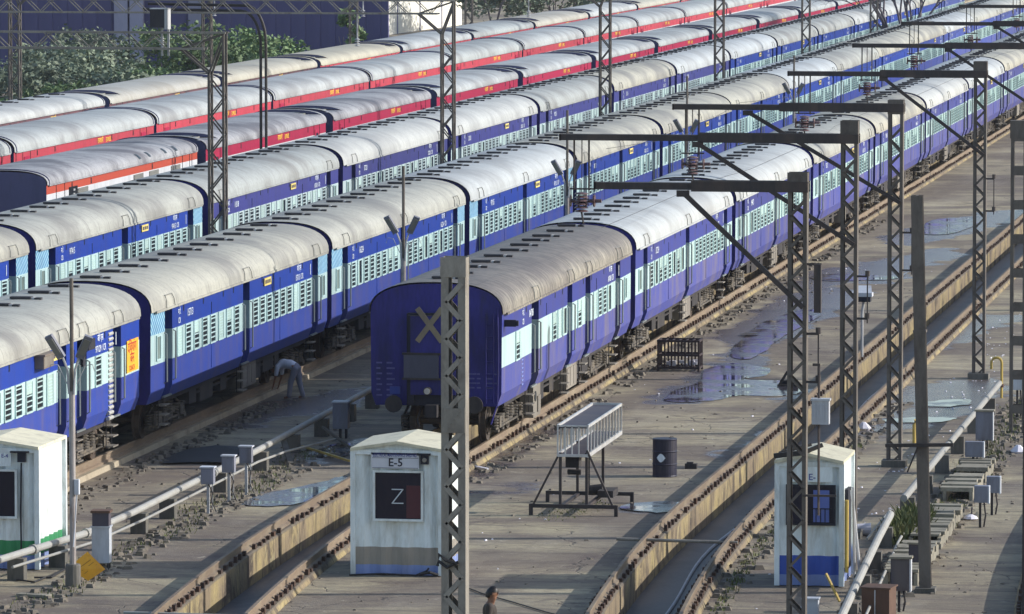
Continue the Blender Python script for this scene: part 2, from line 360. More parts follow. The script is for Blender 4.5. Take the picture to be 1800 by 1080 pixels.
ground_m = concrete_ground()

def pit_wall_mat():
    k = N('stained_pit_wall')
    v = k.coords((1, 1, 1), False); vs = k.coords((1, 2.2, 0.18), False)
    c = k.mix(k.ramp(k.noise(v, 0.5, 5, 0.6, 0.4), 0.4, 0.65), (0.22, 0.17, 0.11), (0.34, 0.27, 0.13))
    vq = k.coords((1, .75, .45), False)
    c = k.mix(k.ramp(k.noise(vq, 1.5, 7, 0.72, 1.0), 0.47, 0.62, 0, 0.9), c, (0.055, 0.044, 0.038))
    c = k.mix(k.ramp(k.noise(vs, 3.1, 7, 0.75, 1.2), 0.50, 0.70, 0, 0.75), c, (0.075, 0.058, 0.045))
    c = k.mix(k.ramp(k.noise(vq, 2.3, 6, 0.7, .8), 0.56, 0.68, 0, 0.6), c, (0.42, 0.36, 0.20))
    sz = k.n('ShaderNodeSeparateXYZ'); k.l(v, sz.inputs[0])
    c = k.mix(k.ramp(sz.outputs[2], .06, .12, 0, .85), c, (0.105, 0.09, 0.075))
    c = k.mix(k.ramp(k.noise(v, 9, 4, 0.7), 0.45, 0.75, 0, 0.5), c, (0.16, 0.12, 0.08))
    sp = k.n('ShaderNodeSeparateXYZ'); k.l(v, sp.inputs[0])
    fr = k.math('FRACT', k.math('MULTIPLY', sp.outputs[1], 0.32))
    c = k.mix(k.ramp(k.math('ABSOLUTE', k.math('SUBTRACT', fr, 0.5)), 0, 0.012, 0.8, 0), c, (0.04, 0.03, 0.03))
    k.bump(k.noise(v, 8, 4, 0.7), 0.5, 0.03)
    return k.out(c, 0.9, 0, 0.3)
pit_wall_m = pit_wall_mat()
kerb_m = worn('kerb_concrete', (0.34, 0.29, 0.21), (0.13, 0.10, 0.075), 0.7, scale=1.2, stretch=(1, 1, 1), rough=0.9, bump=0.4)
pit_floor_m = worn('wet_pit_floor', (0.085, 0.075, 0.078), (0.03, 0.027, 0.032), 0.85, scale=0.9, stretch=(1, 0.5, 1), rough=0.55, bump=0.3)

def water_mat():
    k = N('standing_water')
    v = k.coords((1, 1, 1), False)
    k.bump(k.noise(v, 1.2, 2, 0.5), 0.02, 0.01)
    return k.out((0.055, 0.05, 0.06), k.ramp(k.noise(v, 0.9, 5), 0.40, 0.64, 0.04, 0.26), 0, 0.75)
water_m = water_mat()
def damp_mat():
    k = N('damp_film')
    v = k.coords((0.25, 1, 1), False)
    c = k.mix(k.ramp(k.noise(v, 1.2, 5, 0.7), 0.4, 0.7), (0.075, 0.062, 0.075), (0.13, 0.11, 0.105))
    k.bump(k.noise(k.coords((1, 1, 1), False), 7, 4), 0.12, 0.01)
    return k.out(c, k.ramp(k.noise(v, 1.5, 4), 0.4, 0.65, 0.14, 0.42), 0, 0.6)
damp_m = damp_mat()

# ------------------------------------------------------------------ text
def text_mesh(body, size, mat, align='LEFT'):
    cu = bpy.data.curves.new('lettering', 'FONT'); cu.body = body; cu.size = size; cu.align_x = align
    cu.resolution_u = 2; cu.offset = size * 0.012
    o = bpy.data.objects.new('lettering', cu); COL.objects.link(o)
    dg = bpy.context.evaluated_depsgraph_get(); dg.update()
    me = bpy.data.meshes.new_from_object(o.evaluated_get(dg))
    bpy.data.objects.remove(o); bpy.data.curves.remove(cu)
    me.materials.clear(); me.materials.append(mat)
    return me
ROT_X = (R(90), 0, R(90))     # text seen from +X
ROT_Y = (R(90), 0, 0)         # text seen from -Y

def merged_text(items, mat):
    """several short texts as one mesh on a coach side: items = (text, size, y, z)"""
    V = []; Fc = []
    for t, sz, y, z in items:
        me = text_mesh(t, sz, mat)
        n = len(V)
        V += [(0.0, y + v.co.x, z + v.co.y) for v in me.vertices]
        Fc += [tuple(n + i for i in p.vertices) for p in me.polygons]
        bpy.data.meshes.remove(me)
    me = bpy.data.meshes.new('lettering'); me.from_pydata(V, [], Fc); me.materials.append(mat); me.update()
    return me

# ------------------------------------------------------------------ blue coaches
L = 21.4
ZL = [1.02, 1.32, 1.95, 2.68, 3.25]
def side_x(z, yy):
    x = 1.50 + 0.11 * min(1, (z - 1.02) / 0.3) + 0.01 * min(1, max(0, z - 1.32))
    e = min(yy, L - yy)
    if e < 1.4: x -= 0.025 * (1 - e / 1.4)
    return x
def arch(n=18, a=1.645, z0=3.24, h=0.80, p=2.5):
    out = []
    for i in range(n + 1):
        t = math.pi * i / n
        c, s_ = math.cos(t), math.sin(t)
        out.append((a * math.copysign(abs(c) ** (2 / p), c), z0 + h * abs(s_) ** (2 / p)))
    return out

DESIGN = {
    # doors as (start, end), windows as (centre, kind), toilets as centre; measured from the near end
    'general': dict(doors=[(1.4, 2.2), (10.3, 11.1), (19.2, 20.0)],
                    wins=[2.95 + 0.93 * i for i in range(8)] + [11.75 + 0.86 * i for i in range(9)], toilets=[0.72, 20.7]),
    'sleeper': dict(doors=[(1.5, 2.25), (19.15, 19.9)],
                    wins=[3.0 + 0.865 * i for i in range(19)], toilets=[0.75, 20.65]),
    'brake':   dict(doors=[(4.25, 5.35), (9.95, 10.75), (13.0, 13.85), (18.4, 19.25)],
                    wins=[2.1, 7.75, 8.6, 9.4, 11.9, 14.6, 15.45, 16.3, 17.15], toilets=[20.2]),
    'luggage': dict(doors=[(1.95, 2.75), (5.3, 6.2), (7.2, 8.0)],
                    wins=[4.25] + [8.75 + 0.92 * i for i in range(12)], toilets=[20.6]),
}
CACHE = {}
def body_mesh(design, liv):
    key = ('body', design, liv)
    if key in CACHE: return CACHE[key]
    d = DESIGN[design]; lm = LIV[liv]
    mb = MB()
    cuts = sorted({0.0, L, 0.7, 1.4, L - 0.7, L - 1.4} | {y for ab in d['doors'] for y in ab})
    for y0, y1 in zip(cuts, cuts[1:]):
        mid = (y0 + y1) / 2
        isdoor = any(a - 1e-6 <= mid <= b for a, b in d['doors'])
        for s_ in (1, -1):
            for j in range(4):
                z0, z1 = ZL[j], ZL[j + 1]
                m = (0, 0, 1, 2)[j]
                if j == 3 and lm['hatch'] and design in ('general', 'luggage') and (mid < 1.4 or mid > L - 1.4): m = 3
                xs = [side_x(z0, y0), side_x(z0, y1), side_x(z1, y1), side_x(z1, y0)]
                if isdoor and s_ == 1:
                    xs = [x - 0.34 for x in xs]; m = 4
                P = [(s_ * xs[0], y0 - L / 2, z0), (s_ * xs[1], y1 - L / 2, z0), (s_ * xs[2], y1 - L / 2, z1), (s_ * xs[3], y0 - L / 2, z1)]
                mb.poly(P if s_ == 1 else P[::-1], m)
                if isdoor and s_ == 1:
                    for yy in (y0, y1):
                        xa, xb = side_x(z0, yy), side_x(z1, yy)
                        mb.poly([(xa, yy - L / 2, z0), (xa - 0.34, yy - L / 2, z0), (xb - 0.34, yy - L / 2, z1), (xb, yy - L / 2, z1)], (0, 0, 1, 2)[j])
    # little dark slots under the cantrail, panel ribs
    for y in (3.4, 5.6, 7.9, 9.1, 12.6, 14.0, 16.2, 17.8):
        if not any(a < y < b for a, b in d['doors']):
            mb.box((1.61, y - L / 2, 3.02), (1.626, y + 0.09 - L / 2, 3.20), 5)
    for y in (6.55, 14.9):
        mb.box((1.61, y - L / 2, 1.34), (1.624, y + 0.03 - L / 2, 1.94), 0)
        mb.box((1.615, y - L / 2, 2.70), (1.630, y + 0.03 - L / 2, 3.0), 5)
    # ends
    pr = arch(a=1.60, h=0.72)
    for yy, flip in ((-L / 2, False), (L / 2, True)):
        pts = [(side_x(z, 0), yy, z) for z in ZL[:4]] + [(x, yy, z) for x, z in pr] + [(-side_x(z, 0), yy, z) for z in ZL[:4][::-1]]
        mb.poly(pts[::-1] if not flip else pts, 6)
    mb.poly([(-1.5, -L / 2, 1.02), (1.5, -L / 2, 1.02), (1.5, L / 2, 1.02), (-1.5, L / 2, 1.02)][::-1], 5)
    me = mb.mesh('coach_body', [lm['low'], lm['band'], lm['up'], hatch, door_dark, opening, end_navy])
    CACHE[key] = me; return me

def roof_mesh(mat, Lr=L, a=1.66, z0=3.235, h=0.765, key='icf'):
    k = ('roof', mat.name, key)
    if k in CACHE: return CACHE[k]
    mb = MB(); pr = arch(20, a, z0, h); n = len(pr)
    ys = [-Lr / 2 - 0.04, -Lr / 2 + 0.5, 0, Lr / 2 - 0.5, Lr / 2 + 0.04]
    for y in ys: mb.v += [(x * (0.985 if abs(y) > Lr / 2 else 1), y, z) for x, z in pr]
    for i in range(len(ys) - 1):
        for j in range(n - 1):
            mb.f.append((i * n + j, i * n + j + 1, (i + 1) * n + j + 1, (i + 1) * n + j)); mb.m.append(0)
    me = mb.mesh('coach_roof', [mat], True)
    # gutter lips and end rims, flat shaded, in the same mesh
    mb2 = MB(); mb2.v = [tuple(v.co) for v in me.vertices]; mb2.f = [tuple(p.vertices) for p in me.polygons]; mb2.m = [0] * len(mb2.f)
    nf = len(mb2.f)
    for s_ in (1, -1): mb2.box((s_ * (a - 0.005), -Lr / 2 + 0.3, z0 - 0.035), (s_ * (a + 0.03), Lr / 2 - 0.3, z0 + 0.02), 0)
    bpy.data.meshes.remove(me)
    me = mb2.mesh('coach_roof', [mat])
    for p in me.polygons: p.use_smooth = p.index < nf
    CACHE[k] = me; return me

def window_mesh(kind, liv):
    key = ('win', kind, liv)
    if key in CACHE: return CACHE[key]
    mb = MB(); w, h = 0.25, 0.325
    # frame
    for a, b in (((0, -w - .04, -h - .04), (.030, w + .04, -h)), ((0, -w - .04, h), (.030, w + .04, h + .04)), ((0, -w - .04, -h), (.030, -w, h)), ((0, w, -h), (.030, w + .04, h))):
        mb.box(a, b, 0)
    mb.poly([(.004, -w, -h), (.004, w, -h), (.004, w, h), (.004, -w, h)], 1)
    if kind in ('bars', 'half'):
        zt = h if kind == 'bars' else 0.08
        for i in range(5):
            z = -h + 0.11 + i * 0.118
            if z < zt - 0.02: mb.box((.006, -w, z - .014), (.022, w, z + .014), 0)
        if kind == 'half':
            mb.box((.006, -w, 0.06), (.018, w, h), 2)
            for z in (0.12, 0.19, 0.25): mb.box((.018, -w + .03, z), (.022, w - .03, z + .02), 0)
    elif kind == 'shut':
        mb.box((.006, -w + .05, -h), (.018, w, h), 2)
        for i in range(8): mb.box((.018, -w + .08, -h + .05 + i * .07), (.023, w - .03, -h + .075 + i * .07), 0)
    elif kind == 'ajar':
        mb.box((.006, -w + .02, -h), (.016, -w + .2, h), 2)
    me = mb.mesh('coach_window', [LIV[liv]['band'], opening, shutter_pale]); CACHE[key] = me; return me

def simple_mesh(key, fn):
    if key not in CACHE: CACHE[key] = fn()
    return CACHE[key]

def vent_fn():
    mb = MB()
    mb.box((-.27, -.09, -.02), (.17, .09, .025), 0); mb.box((-.30, -.12, .025), (.20, .12, .075), 0)
    mb.box((.20, -.05, .005), (.27, .05, .06), 1); mb.box((.27, -.08, .0), (.43, .07, .055), 0)
    return mb.mesh('ventilator', [vent_mat, tip_mat])
def gutter_fn():
    mb = MB()
    pr = [(x, z) for x, z in arch(20, 1.675, 3.25, 0.765)]
    s_ = pr[:3]
    for y in (-.45, .45): mb.tube([(x + .008, y * (1 - .10 * i), z + .008) for i, (x, z) in enumerate(s_)], .012, 0, 5)
    e = s_[-1]; mb.tube([(e[0] + .008, -.36, e[1] + .008), (e[0] + .008, .36, e[1] + .008)], .012, 0, 5)
    return mb.mesh('rain_gutter', [grille_grey])
def bogie_fn():
    mb = MB()
    for s_ in (1, -1):
        x = s_ * 1.10
        mb.box((x - .06, -1.75, .42), (x + .06, 1.75, .58), 0); mb.box((x - .05, -.75, .28), (x + .07, .75, .44), 0)
        for y in (-1.45, 1.45):
            mb.box((x - .10, y - .16, .32), (x + .14, y + .16, .60), 0)
            for dy in (-.34, .34):
                for i in range(5): mb.lathe((x + .05, y + dy, .30 + i * .07), [(.085, 0), (.10, .02), (.085, .045)], 0, 8)
                mb.box((x - .03, y + dy - .12, .24), (x + .15, y + dy + .12, .30), 0)
        for dy in (-.3, .3):
            for i in range(6): mb.lathe((x + .06, dy, .44 + i * .07), [(.09, 0), (.11, .02), (.09, .045)], 0, 8)
        mb.bar((x, -1.75, .6), (x, -.8, .88), .05, .05, 0); mb.bar((x, 1.75, .6), (x, .8, .88), .05, .05, 0)
        mb.bar((x + .10, -2.0, .33), (x + .10, 2.0, .33), .03, .05, 0)
    mb.box((-1.1, -.25, .4), (1.1, .25, .75), 0)
    return mb.mesh('bogie', [bogie_mat])
def wheelset_fn():
    mb = MB()
    for s_ in (1, -1):
        pts = [(s_ * .80, 0, 0), (s_ * .93, 0, 0)]
        mb.tube(pts, .455, 0, 18)
        mb.tube([(s_ * .93, 0, 0), (s_ * .95, 0, 0)], .33, 0, 14); mb.tube([(s_ * .76, 0, 0), (s_ * .80, 0, 0)], .50, 0, 18)
    mb.tube([(-1.15, 0, 0), (1.15, 0, 0)], .085, 0, 10)
    return mb.mesh('wheelset', [wheel_mat])
def under_fn():
    mb = MB()
    mb.box((-1.35, -8.9, .86), (1.35, 8.9, 1.015)); mb.box((-.35, -10.6, .78), (.35, 10.6, 1.0))
    mb.tube([(.2, -2, .65), (.2, 1.2, .65)], .22, 0, 10); mb.bar((1.25, -5, .72), (1.25, 5, .72), .05)
    for y, w_, z_ in ((-5.2, .8, .5), (-4.0, 1.5, .45), (-1.6, .7, .5), (2.4, .9, .42), (3.6, 1.3, .5), (5.1, .5, .55)):
        mb.box((.75, y, z_), (1.28, y + w_, .9)); mb.box((-1.28, y, z_), (-.75, y + w_, .9))
    mb.box((-.7, -5.2, .5), (.7, 5.3, .86))  # underframe boxes added to darken the gap beneath the coach
    return mb.mesh('underframe', [under_black])
def battery_fn():
    mb = MB()
    mb.box((.85, -.85, .38), (1.42, .85, .98)); 
    for y in (-.82, -.29, .26): mb.box((1.42, y + .02, .44), (1.44, y + .50, .92))
    mb.bar((1.1, -.8, .36), (1.1, .8, .36), .06)
    return mb.mesh('battery_box', [dust_grey])
def steps_fn():
    mb = MB()
    for z in (.36, .60, .84): mb.box((1.36, -.25, z), (1.58, .25, z + .03), 0)
    for y in (-.27, .25): mb.box((1.40, y, .34), (1.42, y + .025, 1.03), 1)
    return mb.mesh('door_steps', [dust_grey, under_black])
def rails_fn():
    mb = MB()
    for y in (-.47, .47):
        mb.tube([(1.60, y, 1.42), (1.685, y, 1.46), (1.685, y, 2.62), (1.60, y, 2.66)], .022, 0, 6)
    mb.box((1.55, -.40, 1.06), (1.60, .40, 1.10), 0)
    return mb.mesh('door_handrail', [handrail])
def vestibule_fn():
    mb = MB()
    mb.box((-.62, 0, 1.1), (-.47, .40, 3.05)); mb.box((.47, 0, 1.1), (.62, .40, 3.05)); mb.box((-.62, 0, 3.05), (.62, .40, 3.22)); mb.box((-.47, .02, 1.1), (.47, .05, 3.05))
    for i in range(3): mb.box((-.66, .06 + i * .11, 1.05), (.66, .10 + i * .11, 3.26))
    return mb.mesh('vestibule_bellows', [rubber])
def buffer_fn():
    mb = MB()
    mb.tube([(0, 0, 0), (0, .30, 0)], .10, 0, 10); mb.tube([(0, .30, 0), (0, .34, 0)], .21, 0, 16)
    return mb.mesh('buffer', [under_black])
def coupler_fn():
    mb = MB()
    mb.bar((0, 0, .95), (0, .55, .95), .16, .2); mb.box((-.14, .45, .80), (.14, .72, 1.10)); mb.tube([(.35, 0, 1.0), (.4, .3, .7), (.3, .55, .55)], .03); mb.tube([(-.4, 0, 1.0), (-.42, .3, .62), (-.3, .5, .5)], .03)
    return mb.mesh('coupler', [under_black])
def toilet_fn():
    mb = MB()
    w, h = .17, .27
    for a, b in (((0, -w - .04, -h - .04), (.028, w + .04, -h)), ((0, -w - .04, h), (.028, w + .04, h + .04)), ((0, -w - .04, -h), (.028, -w, h)), ((0, w, -h), (.028, w + .04, h))): mb.box(a, b, 0)
    mb.poly([(.008, -w, -h), (.008, w, -h), (.008, w, h), (.008, -w, h)], 1)
    return mb.mesh('toilet_window', [cyan_band, frosted])
def board_fn():
    mb = MB(); mb.box((0, -.42, -.10), (.03, .42, .10), 0)
    for i in range(3): mb.box((.03, -.34 + i * .24, -.05), (.034, -.16 + i * .24, .05), 1)
    return mb.mesh('destination_board', [yellow_plate, dark_paint])

LIV = {
    'front':  dict(up=violet_up, band=cyan_band, low=violet_low, hatch=False),
    'royal':  dict(up=blue_up, band=cyan_band, low=blue_low, hatch=True),
    'royal2': dict(up=blue_up, band=cyan_band, low=blue_low, hatch=False),
    'navy':   dict(up=navy_up, band=pale_band, low=navy_up, hatch=False),
}
NUM = {}
def blue_coach(x, y, design, liv, roof, label, group, rng, yscale=1.0, number='', rz=0.0, flip=False, sway=0.0):
    t = thing('passenger_coach', label, 'train coach', (x, y, RZ), rz, group)
    t.scale = (1, yscale, 1)
    d = DESIGN[design]
    Y = (lambda v: v - L / 2) if not flip else (lambda v: L / 2 - v)
    dd = design
    if flip:
        dd = design + '_flipped'
        if dd not in DESIGN:
            DESIGN[dd] = dict(doors=sorted((L - b, L - a) for a, b in d['doors']), wins=[L - w for w in d['wins']], toilets=[L - w for w in d['toilets']])
        d = DESIGN[dd]; Y = lambda v: v - L / 2
    link_mesh('body', body_mesh(dd, liv), t)
    link_mesh('roof', roof_mesh(roof), t)
    near = y < 330
    for w in d['wins']:
        r = rng.random()
        kind = 'bars' if r < .52 else 'half' if r < .78 else 'shut' if r < .93 else 'ajar'
        link_mesh('window', window_mesh(kind, liv), t, (1.617, Y(w), 2.315))
    for w in d['toilets']:
        link_mesh('toilet_window', simple_mesh('toilet', toilet_fn), t, (side_x(2.3, w) + .004, Y(w), 2.34), (0, 0, R(-1 if w < 3 else 1)))
    nv = 11
    for i in range(nv):
        link_mesh('ventilator', simple_mesh('vent', vent_fn), t, (rng.uniform(-.04, .04), -L / 2 + 0.95 + i * (L - 1.9) / (nv - 1) + rng.uniform(-.18, .18), 3.985))
    link_mesh('underframe', simple_mesh('under', under_fn), t)
    for yy in (-7.3, 7.3):
        b = link_mesh('bogie', simple_mesh('bogie', bogie_fn), t, (0, yy, 0))
        for q in (-1.45, 1.45): link_mesh('wheelset', simple_mesh('wheelset', wheelset_fn), b, (0, q, .455))
    for a, b in d['doors']:
        link_mesh('door_handrail', simple_mesh('rails', rails_fn), t, (0, Y((a + b) / 2), 0))
        if near: link_mesh('door_steps', simple_mesh('steps', steps_fn), t, (0, Y((a + b) / 2), 0))
        link_mesh('rain_gutter', simple_mesh('gutter', gutter_fn), t, (0, Y((a + b) / 2), 0))
    link_mesh('battery_box', simple_mesh('battery', battery_fn), t, (0, 1.2, 0))
    if near:
        for yy, r_ in ((-L / 2, 180), (L / 2, 0)):
            link_mesh('vestibule_bellows', simple_mesh('vest', vestibule_fn), t, (0, yy, 0), (0, 0, R(r_)))
            link_mesh('coupler', simple_mesh('coupler', coupler_fn), t, (0, yy, 0), (0, 0, R(r_)))
            for sx in (-.98, .98): link_mesh('buffer', simple_mesh('buffer', buffer_fn), t, (sx, yy, 1.08), (0, 0, R(r_)))
    key = ('txt', number, dd)
    if key not in CACHE:
        CACHE[key] = merged_text([('म.रे.', .20, -7.9, 2.98), ('CR', .20, -7.9, 2.76), (number, .26, -6.9, 2.86), ('जी एस', .22, 6.4, 3.0), (number + ' / CR', .22, 6.2, 2.75), ('I', .42, 8.15, 2.78)], white_text)
    link_mesh('lettering', CACHE[key], t, (1.634, 0, 0))
    if rng.random() < .6 and design != 'brake':
        link_mesh('destination_board', simple_mesh('board', board_fn), t, (1.632, Y(13.2), 3.02))
    return t

ORD = ['first', 'second', 'third', 'fourth', 'fifth', 'sixth', 'seventh', 'eighth', 'ninth', 'tenth', 'eleventh', 'twelfth', 'thirteenth', 'fourteenth', 'fifteenth', 'sixteenth']
rng = random.Random(5)
T1 = []; T2 = []; T3 = []
for i in range(10):                                                # front train, tail towards the camera
    y0 = 133.55 + 23.2 * i
    first = i == 0
    lab = ('dirty roofed blue brake coach with a yellow cross on its end wall' if first else
           '%s coach behind the one with the yellow cross, in the front blue train' % ORD[i - 1])
    T1.append(blue_coach(-23.6 - .0012 * (i * 23), y0 + .45 + L * 1.02 / 2, 'brake' if first else ('general' if i in (1, 2, 5) else 'sleeper'), 'front',
              roof_dirty if first else (roof_icf, roof_white, roof_white, roof_icf)[i % 4], lab, 'coaches of the front blue train', rng, 1.03,
              ['04708', '07224', '99473', '05312', '08416', '98217'][min(i, 5)]))
for i in range(-1, 14):                                            # second train
    y0 = 132.5 + 23.0 * i
    lab = ('royal blue coach with a yellow sign by its end door, behind the green striped cabin' if i < 0 else
           '%s coach after the one with the yellow door sign, in the second blue train' % ORD[i])
    T2.append(blue_coach(-32.05 + (0.06 if 0 <= i < 1 else 0) - max(0, (i - 4) * .08), y0 + .45 + L * 1.03 / 2, 'luggage' if i < 0 else ('general' if i < 6 else 'sleeper'), 'royal' if i < 3 else 'royal2',
              (roof_icf, roof_icf, roof_white, roof_icf)[i % 4], lab, 'coaches of the second blue train', rng, 1.03,
              ['15713', '16224', '97115', '08121', '95514', '97129'][min(i, 5) if i >= 0 else 5], flip=i < 0))
for i in range(-2, 13):                                            # third train
    y0 = 176.3 + 22.6 * i
    if i < -1: continue
    lab = ('bright blue coach with striped ends, leading the third blue train at the left' if i < 0 else
           '%s navy coach after the bright blue striped one, in the third blue train' % ORD[i])
    T3.append(blue_coach(-40.1, y0 + .40 + L * 1.015 / 2, 'general' if i < 0 else 'sleeper', 'royal' if i < 0 else ('navy' if i < 6 else 'royal2'),
              (roof_icf, roof_white, roof_white, roof_icf)[i % 4], lab, 'coaches of the third blue train', rng, 1.015,
              ['11518', '57220', '20203', '97213', '52216', '97415'][min(i, 5) if i >= 0 else 5]))
# one more coach of the third train just inside the left edge
T3.append(blue_coach(-40.1, 176.3 - 45.2 + .40 + L * 1.015 / 2, 'general', 'royal', roof_icf,
          'blue coach end cut off by the left edge, next to the bright blue striped coach', 'coaches of the third blue train', rng, 1.015, '97418'))

# the tail wall of the front train
c0 = T1[0]
ye = -L / 2
mb = MB(); mb.bar((-.36, 0, 3.40), (.24, 0, 2.60), .012, .13); mb.bar((.24, 0, 3.40), (-.36, 0, 2.60), .010, .13)
mb.build('cross_mark', worn('ochre_cross_paint', (0.26, 0.21, 0.13), (0.12, 0.10, 0.09), 0.6, rough=0.8), c0, (-.02, ye - .45, 0))
mb = MB(); mb.box((-.55, 0, 1.32), (.55, .04, 3.2), 0)
mb.build('end_door', end_navy, c0, (0, ye - .43, 0))
mb = MB(); mb.box((-.42, 0, 1.72), (.42, .05, 2.30), 0); mb.box((-.46, -.01, 2.28), (.46, .06, 2.33), 1); mb.box((-.46, -.01, 1.68), (.46, .06, 1.73), 1)
mb.build('end_plate', [worn('dull_slate_plate', (0.06, 0.062, 0.09), (0.03, 0.03, 0.05), 0.5), under_black], c0, (-.28, ye - .50, 0))
mb = MB(); mb.tube([(0, 0, 0), (0, -.10, 0)], .095, 0, 16); mb.tube([(0, -.10, 0), (0, -.115, 0)], .075, 1, 16)
mb.build('tail_lamp', [under_black, worn('dusty_lamp_lens', (0.45, 0.42, 0.36), (0.2, 0.2, 0.2), 0.4, rough=0.25)], c0, (-.12, ye - .47, 1.42))
mb = MB(); mb.box((-.13, -.03, -.09), (.13, 0, .09)); mb.build('marker_plate', blue_low, c0, (-1.0, ye, 1.38))
mb = MB()
for x in (1.22, 1.40): mb.tube([(x, -.06, 1.1), (x, -.06, 3.25)], .018, 0, 6)
for z in [1.2 + .3 * i for i in range(7)]: mb.tube([(1.22, -.06, z), (1.40, -.06, z)], .014, 0, 5)
mb.tube([(1.5, -.03, 3.4), (1.52, -.05, 2.2), (1.5, -.06, 1.1), (1.35, -.1, .6)], .022, 0, 6)
mb.build('end_ladder', end_navy, c0, (0, ye, 0))
mb = MB(); mb.box((0, 0, 0), (.28, .10, .16)); mb.tube([(.28, .05, .08), (.34, .05, .08)], .07, 0, 10); mb.bar((-.35, .05, .03), (.0, .05, .08), .03)
mb.build('side_lamp', rubber, c0, (1.60, ye + .3, 2.92))
mb = MB()
for i in range(4):
    for k, w in enumerate((.10, .16, .07, .20)): mb.box((k * .22, 0, -i * .11), (k * .22 + w * (1 + .3 * ((i + k) % 2)), .004, -i * .11 + .035))
mb.build('lettering', worn('faint_lettering', (0.10, 0.10, 0.28), (0.05, 0.05, 0.15), 0.6), c0, (.55, ye - .008, 1.78))
mb = MB()
for i in range(7):
    for k, w in enumerate((.14, .20)): mb.box((k * .25, 0, -i * .13), (k * .25 + w * (1 - .3 * ((i + k) % 2)), .004, -i * .13 + .04))
mb.build('lettering', bpy.data.materials['faint_lettering'], c0, (-1.46, ye - .008, 2.02))
mb = MB()
for i in range(7): mb.box((0, 0, i * .10), (.012, .24, i * .10 + .03))
mb.build('louvre', worn('light_blue_louvre', (0.16, 0.22, 0.5), (0.1, 0.1, 0.3), 0.4), c0, (1.612, ye + 2.75, 1.28))
mb = MB(); mb.box((0, 0, 0), (.34, 1.1, .80)); mb.tube([(.34, .28, .52), (.36, .28, .52)], .13, 1, 14); mb.box((.34, .6, .1), (.37, 1.0, .5), 0)
mb.build('equipment_box', [dust_grey, opening], c0, (1.15, ye + 5.3, .22))
CACHE['t1txt'] = merged_text([('SLRD', .24, -9.2, 2.98), ('मध्य', .2, -9.9, 2.78), ('04708', .26, -4.9, 2.83)], white_text)
# yellow sign, roller door, cooler box on the second train's brake coach
c1 = T2[0]
mb = MB(); mb.box((0, -.95, -.36), (.012, .30, .40), 0); mb.build('warning_sign', orange_plate, c1, (1.618, L / 2 - .50, 2.36), (0, 0, R(1.0)))
me = merged_text([('दिव्यांग', .34, -.88, .12), ('जन', .34, -.62, -.14), ('COACH', .17, -.75, -.32)], red_text)
link_mesh('lettering', me, c1, (1.634, L / 2 - .50, 2.36), (0, 0, R(1.0)))
mb = MB()
for i in range(17): mb.tube([(0, -.22, 1.1 + i * .123), (0, .22, 1.1 + i * .123)], .05, 0, 8)
mb.build('roller_shutter', worn('silvery_shutter', (0.40, 0.40, 0.38), (0.2, 0.2, 0.2), 0.5), c1, (1.60, L / 2 - 3.0, 0))
mb = MB(); mb.box((0, -.45, -.14), (.22, .45, .16), 0); mb.box((-.0, -.5, .14), (.26, .5, .18), 0); mb.box((.22, -.4, -.1), (.225, .4, .12), 1)
mb.build('cooler_box', [worn('taupe_box', (0.20, 0.16, 0.13), (0.1, 0.08, 0.07), 0.4), dust_grey], c1, (1.61, L / 2 - 9.6, 3.02))
mb = MB(); mb.box((0, -.32, 2.92), (.2, .32, 3.16), 0); mb.box((0, -.32, 2.55), (.07, -.1, 2.92), 0)
mb.build('exhaust_hood', rubber, c1, (1.60, L / 2 - 5.5, 0))
mb = MB()
for i in range(6): mb.box((0, 0, i * .10), (.012, .30, i * .10 + .03))
mb.build('louvre', bpy.data.materials['light_blue_louvre'], c1, (1.612, L / 2 - 6.9, 1.25))

# ------------------------------------------------------------------ red coaches
LL = 23.5
def red_body(liv):
    key = ('redbody', liv)
    if key in CACHE: return CACHE[key]
    mats = RLIV[liv]; mb = MB(); Z = [1.05, 1.35, 1.98, 2.78, 3.26] if liv != 'van' else [1.05, 1.35, 1.98, 2.92, 3.26]
    for j in range(4):
        for s_ in (1, -1):
            xa = 1.54 if j == 0 else 1.62; xb = 1.62
            P = [(s_ * xa, -LL / 2, Z[j]), (s_ * xa, LL / 2, Z[j]), (s_ * xb, LL / 2, Z[j + 1]), (s_ * xb, -LL / 2, Z[j + 1])]
            mb.poly(P if s_ > 0 else P[::-1], (0, 0, 1, 2)[j])
    pr = arch(a=1.62, h=.44, p=2.9)
    for yy, fl in ((-LL / 2, 0), (LL / 2, 1)):
        pts = [(1.54, yy, 1.05), (1.62, yy, 1.35), (1.62, yy, 3.2)] + [(x, yy, z) for x, z in pr] + [(-1.62, yy, 3.2), (-1.62, yy, 1.35), (-1.54, yy, 1.05)]
        mb.poly(pts if fl else pts[::-1], 3)
    for y in (-10.4, -9.2, 9.2, 10.4): mb.box((1.60, y - .02, 1.1), (1.632, y + .02, 3.22), 4)
    for y in (-8.2, -5.4, 4.1, 7.9): mb.box((1.60, y, 2.95), (1.626, y + .14, 3.15), 4)
    me = mb.mesh('coach_body', [mats['low'], mats['band'], mats['up'], slate_end, opening]); CACHE[key] = me; return me
RLIV = {'crimson': dict(low=crimson, band=grey_band, up=crimson), 'salmon': dict(low=salmon, band=grey_band, up=salmon),
        'dull': dict(low=salmon, band=grey_band, up=worn('grimy_dark_red_paint', (0.15, 0.06, 0.07), (0.05, 0.04, 0.05), 0.8)),
        'van': dict(low=grey_band, band=grey_band, up=orange_red)}
